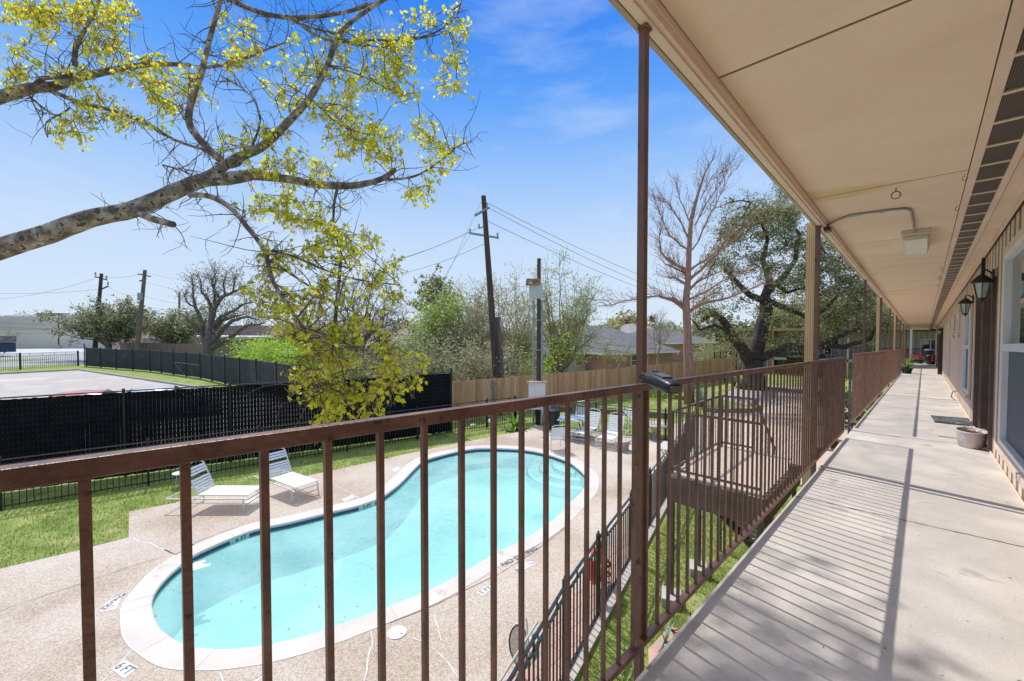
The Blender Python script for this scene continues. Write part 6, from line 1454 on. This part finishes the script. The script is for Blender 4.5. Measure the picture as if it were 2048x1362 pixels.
for bx, by, rx, ry, D, n in blobs:
    for i in range(n):
        x = bx+rg.gauss(0,.5)*rx; y = by+rg.gauss(0,.5)*ry; q = PD(x, y, D+rg.uniform(-2.6,2.6)); p = min(nodes, key=lambda v: (v-q).length+rg.random()*.8)
        pp = path(p, q, rg, .14, 6); L_ = (q-p).length; r0 = min(.09, .02+.018*L_); br.tube(pp, [r0*(1-j/6.5) for j in range(7)], 4, False)
        if L_ < 3.5: nodes.append(q)
        for k in range(7):
            s = pp[rg.randint(2,6)]; e_ = s+(rdir(rg)+u*.1)*rg.uniform(.4,1.1); br.tube([s, e_], [.014,.005], 3, False)
            for m_ in range(13): leafg(lf, s.lerp(e_, rg.random())+Vector((rg.gauss(0,.24), rg.gauss(0,.24), rg.gauss(0,.13))), .080*rg.uniform(.6,1.3), rg)
br.build('branches', M['bark_dark'], ok); lf.build('crown', OAK, ok)
# more green behind the posts
for i, (px, D, h_, w_, m_, lb) in enumerate(((1660,56,12,6,OAK2,'tree crowns filling the gap beyond the first tan column'),(1720,50,11,5,OLV,'pale twiggy tree between the first and second tan columns'),(1775,62,12,6,OAK2,'tree beyond the second tan column'),(1590,62,11,6,OLV,'olive tree beyond the far wing roof'))):
    tree('background_tree', lb, G(px, D), h_, [(0,0,h_*.55,w_,w_,h_*.42)], 30, .3, M['bark_dark'], m_, 120+i, .3, 6, .14, .025, 26, .22, .7)
# palm on the horizon
c = G(1305, 75); pm = empty('palm_tree', c, 'small distant palm just right of the near roof post', 'tree'); a = MB(); a.tube([c, PD(1305, 648, 75)], [.25,.2], 8); a.build('trunk', M['bark_grey'], pm)
spiky(PD(1305, 645, 75), 60, 2.2, 0, mat('palm_green', (.06,.08,.05), (.10,.12,.07), 3), pm, .12, 1.5, 'crown', seed=31)
# bare bush at street, far left
tree('bare_bush', 'small bare tree at the left edge in front of the beige store', G(8, 75), 5, [(0,0,3.4,2.2,2,1.6)], 14, .12, M['bark_pale'], None, 140, .3, 6, .2, .02, 0, lvl3=4)
# ================================================================ foreground tree: limbs, twigs, young leaves, catkins
ft = empty('spring_oak', (-5.2, 9.6, 0), 'big near tree with grey limbs, yellow green young leaves and brown catkins over the pool', 'tree')
rg = random.Random(99); tk = MB(); FN = []   # nodes: (point, radius)
def fl_limb(pts, r0, r1, n=10, wob=.02, mb=None, reg=True):
    q = [PD(x, y, D) for x, y, D in pts]; out = []
    # catmull through the points
    for i in range(len(q)-1):
        p0 = q[max(i-1, 0)]; p1 = q[i]; p2 = q[i+1]; p3 = q[min(i+2, len(q)-1)]
        for j in range(5):
            t = j/5; out.append((p1*2+(p2-p0)*t+(p0*2-p1*5+p2*4-p3)*t*t+(p1*3-p0-p2*3+p3)*t**3)*.5+rdir(rg)*wob*r0)
    out.append(q[-1]); m_ = len(out); rr = [r0+(r1-r0)*i/(m_-1) for i in range(m_)]
    rr = [r*(1+.07*noise.noise(p*4)) for r, p in zip(rr, out)]
    (mb or tk).tube(out, rr, n)
    if reg: FN.extend((p, r) for p, r in zip(out, rr))
    return out
base = Vector((-5.2, 9.6, -.1)); e1 = PD(-160, 560, 5.4); e2 = PD(-120, 235, 6.2)
tk.tube([base, base+Vector((.1,0,1.2)), base+Vector((.3,-.1,2.6)), base+Vector((.8,-.2,3.9)), e1.lerp(base+Vector((.8,-.2,3.9)), .35), e1], [.42,.33,.29,.24,.17,.135], 14)
tk.tube([base+Vector((.3,-.1,2.6)), base+Vector((.2,-.1,4.6)), base+Vector((.8,-.1,6.0)), e2], [.26,.2,.15,.10], 12)
tk.tube([base+Vector((.2,-.1,4.4)), base+Vector((-.6,.6,7.2)), base+Vector((-.2,1.2,9.2))], [.18,.11,.04], 8)
main = fl_limb([(-160,560,5.4),(0,498,5.5),(95,468,5.6),(180,437,5.7),(262,420,5.8),(330,392,5.9),(400,362,6.0),(455,357,6.1),(500,350,6.2)], .135, .085, 14)
fl_limb([(500,350,6.2),(560,356,6.3),(650,370,6.4),(715,370,6.4),(765,357,6.5),(792,338,6.5)], .07, .035, 10)
fl_limb([(262,420,5.8),(300,436,5.6),(347,449,5.5)], .05, .04, 10)   # sawn stub
fl_limb([(420,352,6.0),(470,318,6.1),(525,293,6.2),(575,245,6.3),(620,195,6.4),(655,130,6.5),(678,70,6.6),(720,30,6.7),(785,-10,6.8)], .07, .025, 10)
fl_limb([(440,318,6.1),(405,285,6.1),(378,245,6.1),(385,195,6.2),(402,150,6.3),(415,95,6.4),(430,40,6.5),(448,-20,6.5)], .055, .028, 10)
fl_limb([(435,330,6.1),(470,330,6.1),(490,315,6.1)], .045, .03, 8)
fl_limb([(380,390,5.9),(420,393,5.8),(460,415,5.6),(495,455,5.4),(528,500,5.2),(545,560,5.0),(575,610,4.9),(605,655,4.8),(625,705,4.7)], .04, .017, 8)
fl_limb([(-120,235,6.2),(0,195,6.3),(60,177,6.4),(110,172,6.5),(160,155,6.6),(220,142,6.7),(300,128,6.8),(380,130,6.9)], .095, .03, 12)
fl_limb([(150,132,6.6),(152,95,6.6),(175,50,6.7),(195,10,6.8),(205,-30,6.8)], .035, .02, 8)
fl_limb([(60,180,6.4),(85,158,6.4),(115,155,6.5),(145,148,6.5)], .035, .02, 8)
fl_limb([(110,185,6.5),(160,205,6.5),(220,220,6.4),(290,245,6.3),(350,280,6.2),(410,300,6.1)], .035, .018, 8)
fl_limb([(440,-10,7.0),(512,22,7.0),(575,35,7.0),(640,32,7.0),(700,22,7.0),(770,0,7.0)], .045, .025, 8)
fl_limb([(560,30,7.0),(620,55,7.0),(690,70,7.0)], .03, .015, 8); fl_limb([(590,40,6.9),(640,75,6.8),(700,85,6.8),(740,90,6.8)], .028, .012, 8)
fl_limb([(410,135,6.9),(470,125,6.9),(530,100,6.9),(570,85,6.8)], .028, .012, 7)
fl_limb([(770,360,6.5),(830,352,6.6),(880,322,6.6),(905,300,6.7),(930,285,6.7)], .022, .008, 6)
fl_limb([(674,380,6.4),(668,410,6.3),(668,450,6.2),(680,500,6.0),(700,540,5.9)], .022, .010, 6)
fl_limb([(820,80,6.9),(870,65,6.9),(910,35,7.0),(925,-5,7.0)], .018, .010, 6); fl_limb([(700,85,6.8),(760,80,6.8),(820,80,6.9),(900,65,6.9)], .02, .008, 6)
fl_limb([(540,520,5.2),(600,560,5.1),(660,600,5.0),(740,640,5.0)], .016, .008, 6); fl_limb([(625,705,4.7),(660,740,4.6),(700,780,4.6),(740,810,4.6)], .015, .007, 6)
fl_limb([(605,655,4.8),(640,665,4.8),(700,690,4.8),(760,720,4.8)], .014, .007, 6); fl_limb([(625,705,4.7),(632,760,4.6),(650,820,4.5)], .014, .006, 6)
fl_limb([(620,195,6.4),(680,250,6.4),(740,270,6.5)], .016, .008, 6); fl_limb([(655,130,6.5),(720,150,6.6),(790,185,6.7)], .018, .008, 6)
fl_limb([(528,500,5.2),(580,510,5.3),(650,540,5.4),(720,560,5.5),(800,570,5.6)], .016, .007, 6)
fl_limb([(505,290,6.2),(520,240,6.3),(500,190,6.4),(440,150,6.4)], .018, .008, 6)
fl_limb([(58,190,6.3),(80,235,6.2),(95,275,6.2)], .010, .005, 5); fl_limb([(62,196,6.3),(110,230,6.3),(140,215,6.3)], .016, .010, 6); fl_limb([(325,330,6.0),(355,338,6.0),(385,350,6.0)], .012, .009, 6)
tk.build('trunk', M['bark'], ft, smooth=True)
# secondary growth toward leafy regions (px, py, rx, ry, D, clusters, density)
REG = [(80,22,85,28,6.7,60),(215,30,80,32,6.8,46),(205,90,55,34,6.7,26),(60,90,50,40,6.6,12),(35,155,24,22,6.5,12),(140,150,40,22,6.5,12),(290,140,60,34,6.7,26),(330,190,55,38,6.6,34),(185,210,60,26,6.4,14),(150,255,45,20,6.3,14),(250,235,50,20,6.3,12),(400,165,40,40,6.6,14),
 (480,60,55,45,6.9,20),(500,120,60,40,6.8,20),(560,190,50,40,6.7,14),(620,130,60,50,6.7,30),(700,90,60,40,6.8,26),(790,95,42,46,6.8,40),(770,150,70,36,6.7,36),(690,180,50,40,6.6,22),(820,185,40,24,6.8,10),(850,30,45,28,7.0,14),(915,50,26,36,7.0,14),(900,130,36,34,7.0,20),(905,178,30,20,7.0,8),
 (530,265,40,28,6.3,16),(470,285,36,24,6.2,8),(640,215,50,26,6.5,16),(700,240,50,36,6.5,30),(690,290,50,24,6.4,16),(750,268,46,30,6.6,26),(770,310,50,24,6.6,20),(850,265,50,34,6.8,20),(890,310,42,44,6.8,22),(840,385,36,24,6.7,14),(590,330,50,30,6.3,18),(640,345,36,20,6.4,10),(520,340,34,26,6.2,12),
 (550,400,60,34,6.1,26),(620,430,60,40,6.1,30),(660,480,46,50,6.0,24),(710,490,50,40,5.9,26),(620,500,50,34,5.8,14),(540,520,36,46,5.2,20),(530,590,46,46,5.1,26),(580,610,50,40,4.95,24),(650,590,56,46,5.1,32),(710,640,60,46,5.0,34),(745,560,46,36,5.5,22),(792,528,14,10,5.6,5),(790,590,22,22,5.5,9),
 (615,690,36,36,4.8,24),(680,715,60,36,4.8,28),(780,700,40,44,4.8,20),(790,760,46,36,4.7,26),(640,770,44,44,4.65,26),(700,790,50,34,4.6,26),(610,745,34,30,4.7,14),(650,835,26,18,4.55,12),(740,820,36,16,4.55,10),(830,730,20,30,4.8,6)]
tw = MB(); LE = []; CK = []
pts_all = [p for p, r in FN]
tg = []
for bx, by, rx, ry, D, n in REG:
    for i in range(n):
        for _ in range(6):
            x, y = rg.gauss(0,.55), rg.gauss(0,.55)
            if x*x+y*y < 1.3: break
        tg.append((PD(bx+x*rx, by+y*ry, D+rg.uniform(-.45,.45)), D))
def near_node(q):
    best = None; bd = 1e9
    for p in pts_all:
        d = (p-q).length_squared
        if d < bd: bd = d; best = p
    return best, bd**.5
tg = [(near_node(q)[1], q, D) for q, D in tg]; tg.sort(key=lambda t: t[0])
for _, q, D in tg:
    p, d = near_node(q)
    if d < .03: q = q+rdir(rg)*.1; d = (q-p).length
    pp = path(p, q, rg, .10, 5, .03); r0 = min(.016, .0045+.009*d); tw.tube(pp, [r0*(1-j/8) for j in range(6)], 4, False)
    pts_all += pp[2:]
    LE.append((q, D))
    for k in range(2):
        s = pp[rg.randint(2,5)]; e_ = s+(rdir(rg)-u*.15)*rg.uniform(.06,.20); tw.tube([s, s.lerp(e_, .5)+rdir(rg)*.01, e_], [.003,.0024,.0015], 3, False)
        if rg.random() < .55: LE.append((e_, D))
        else: CK.append(e_)
# an upper limb above the frame whose shade falls on the walkway
hi = [Vector((-.2-5.2, 9.6+1.2, 9.1)), Vector((-3.0, 9.6, 10.2)), Vector((-.2, 8.0, 10.8)), Vector((1.5, 6.6, 11.2)), Vector((2.9, 5.6, 11.3))]
tw.tube(hi, [.04,.05,.045,.03,.015], 8)
for i in range(90):
    q = Vector((2.95+rg.gauss(0,.42), 5.55+rg.gauss(0,.24), 11.2+rg.gauss(0,.35))); p = hi[3].lerp(hi[4], rg.random()); tw.tube(path(p, q, rg, .1, 4), [.008,.007,.006,.005,.003], 3, False); LE.append((q, 7)); LE.append((q+rdir(rg)*.1, 7))
# plain bare twiglets along the limbs
for p, r in FN:
    if r < .075 and rg.random() < .7:
        e_ = p+(rdir(rg)+u*.2)*rg.uniform(.2,.9); pq = path(p, e_, rg, .12, 5); tw.tube(pq, [.008,.007,.006,.005,.0035,.002], 4, False)
        for k in range(3): s_ = pq[rg.randint(1,4)]; tw.tube(path(s_, s_+(rdir(rg))*rg.uniform(.1,.35), rg, .1, 3), [.004,.0035,.003,.0018], 3, False)
tw.build('twigs', M['twig'], ft)
YL = leafmat('young_yellow_leaf', [(.42,.49,.03), (.64,.67,.04), (.86,.79,.06), (.90,.70,.12)], .7, .45)
CT = leafmat('brown_catkin', [(.34,.18,.06), (.50,.31,.10), (.58,.44,.15)], .5)
lf = MB(); ck = MB()
LOBE = [(0,0),(.22,-.10),(.30,-.34),(.46,-.20),(.62,-.36),(.70,-.14),(1,0),(.70,.14),(.62,.36),(.46,.20),(.30,.34),(.22,.10)]
def lobed(c, d, s, rg):
    d = d.normalized(); sd = d.cross(rdir(rg)); 
    if sd.length < .05: sd = d.orthogonal()
    sd.normalize(); nn = d.cross(sd); fold = rg.uniform(.1,.45)
    vs = [c+d*(x*s)+sd*(y*s)+nn*(abs(y)*s*fold-.12*x*x*s) for x, y in LOBE]
    lf.add(vs, [(0,1,2,3,9,10,11),(3,4,5,6,7,8,9)])
for q, D in LE:
    n = rg.randint(3,7) if D > 5.6 else rg.randint(1,5); k = 1.12
    for i in range(n):
        d = rdir(rg)-u*.55; lobed(q+rdir(rg)*rg.uniform(0,.09), d, rg.uniform(.04,.085)*k, rg)
for q in CK+[v[0] for v in LE[::2]]:
    for i in range(rg.randint(2,5)):
        d = (rdir(rg)*.6-u).normalized(); L_ = rg.uniform(.04,.09); c = q+rdir(rg)*.03; sd = d.orthogonal().normalized()*.0045; pts = []
        for j in range(4): t = j/3; pc_ = c+d*L_*t+rdir(rg)*.006; pts += [pc_-sd*(1+.5*(j % 2)), pc_+sd*(1+.5*((j+1) % 2))]
        ck.add(pts, [(0,1,3,2),(2,3,5,4),(4,5,7,6)])
lf.build('crown', YL, ft); ck.build('catkins', CT, ft)
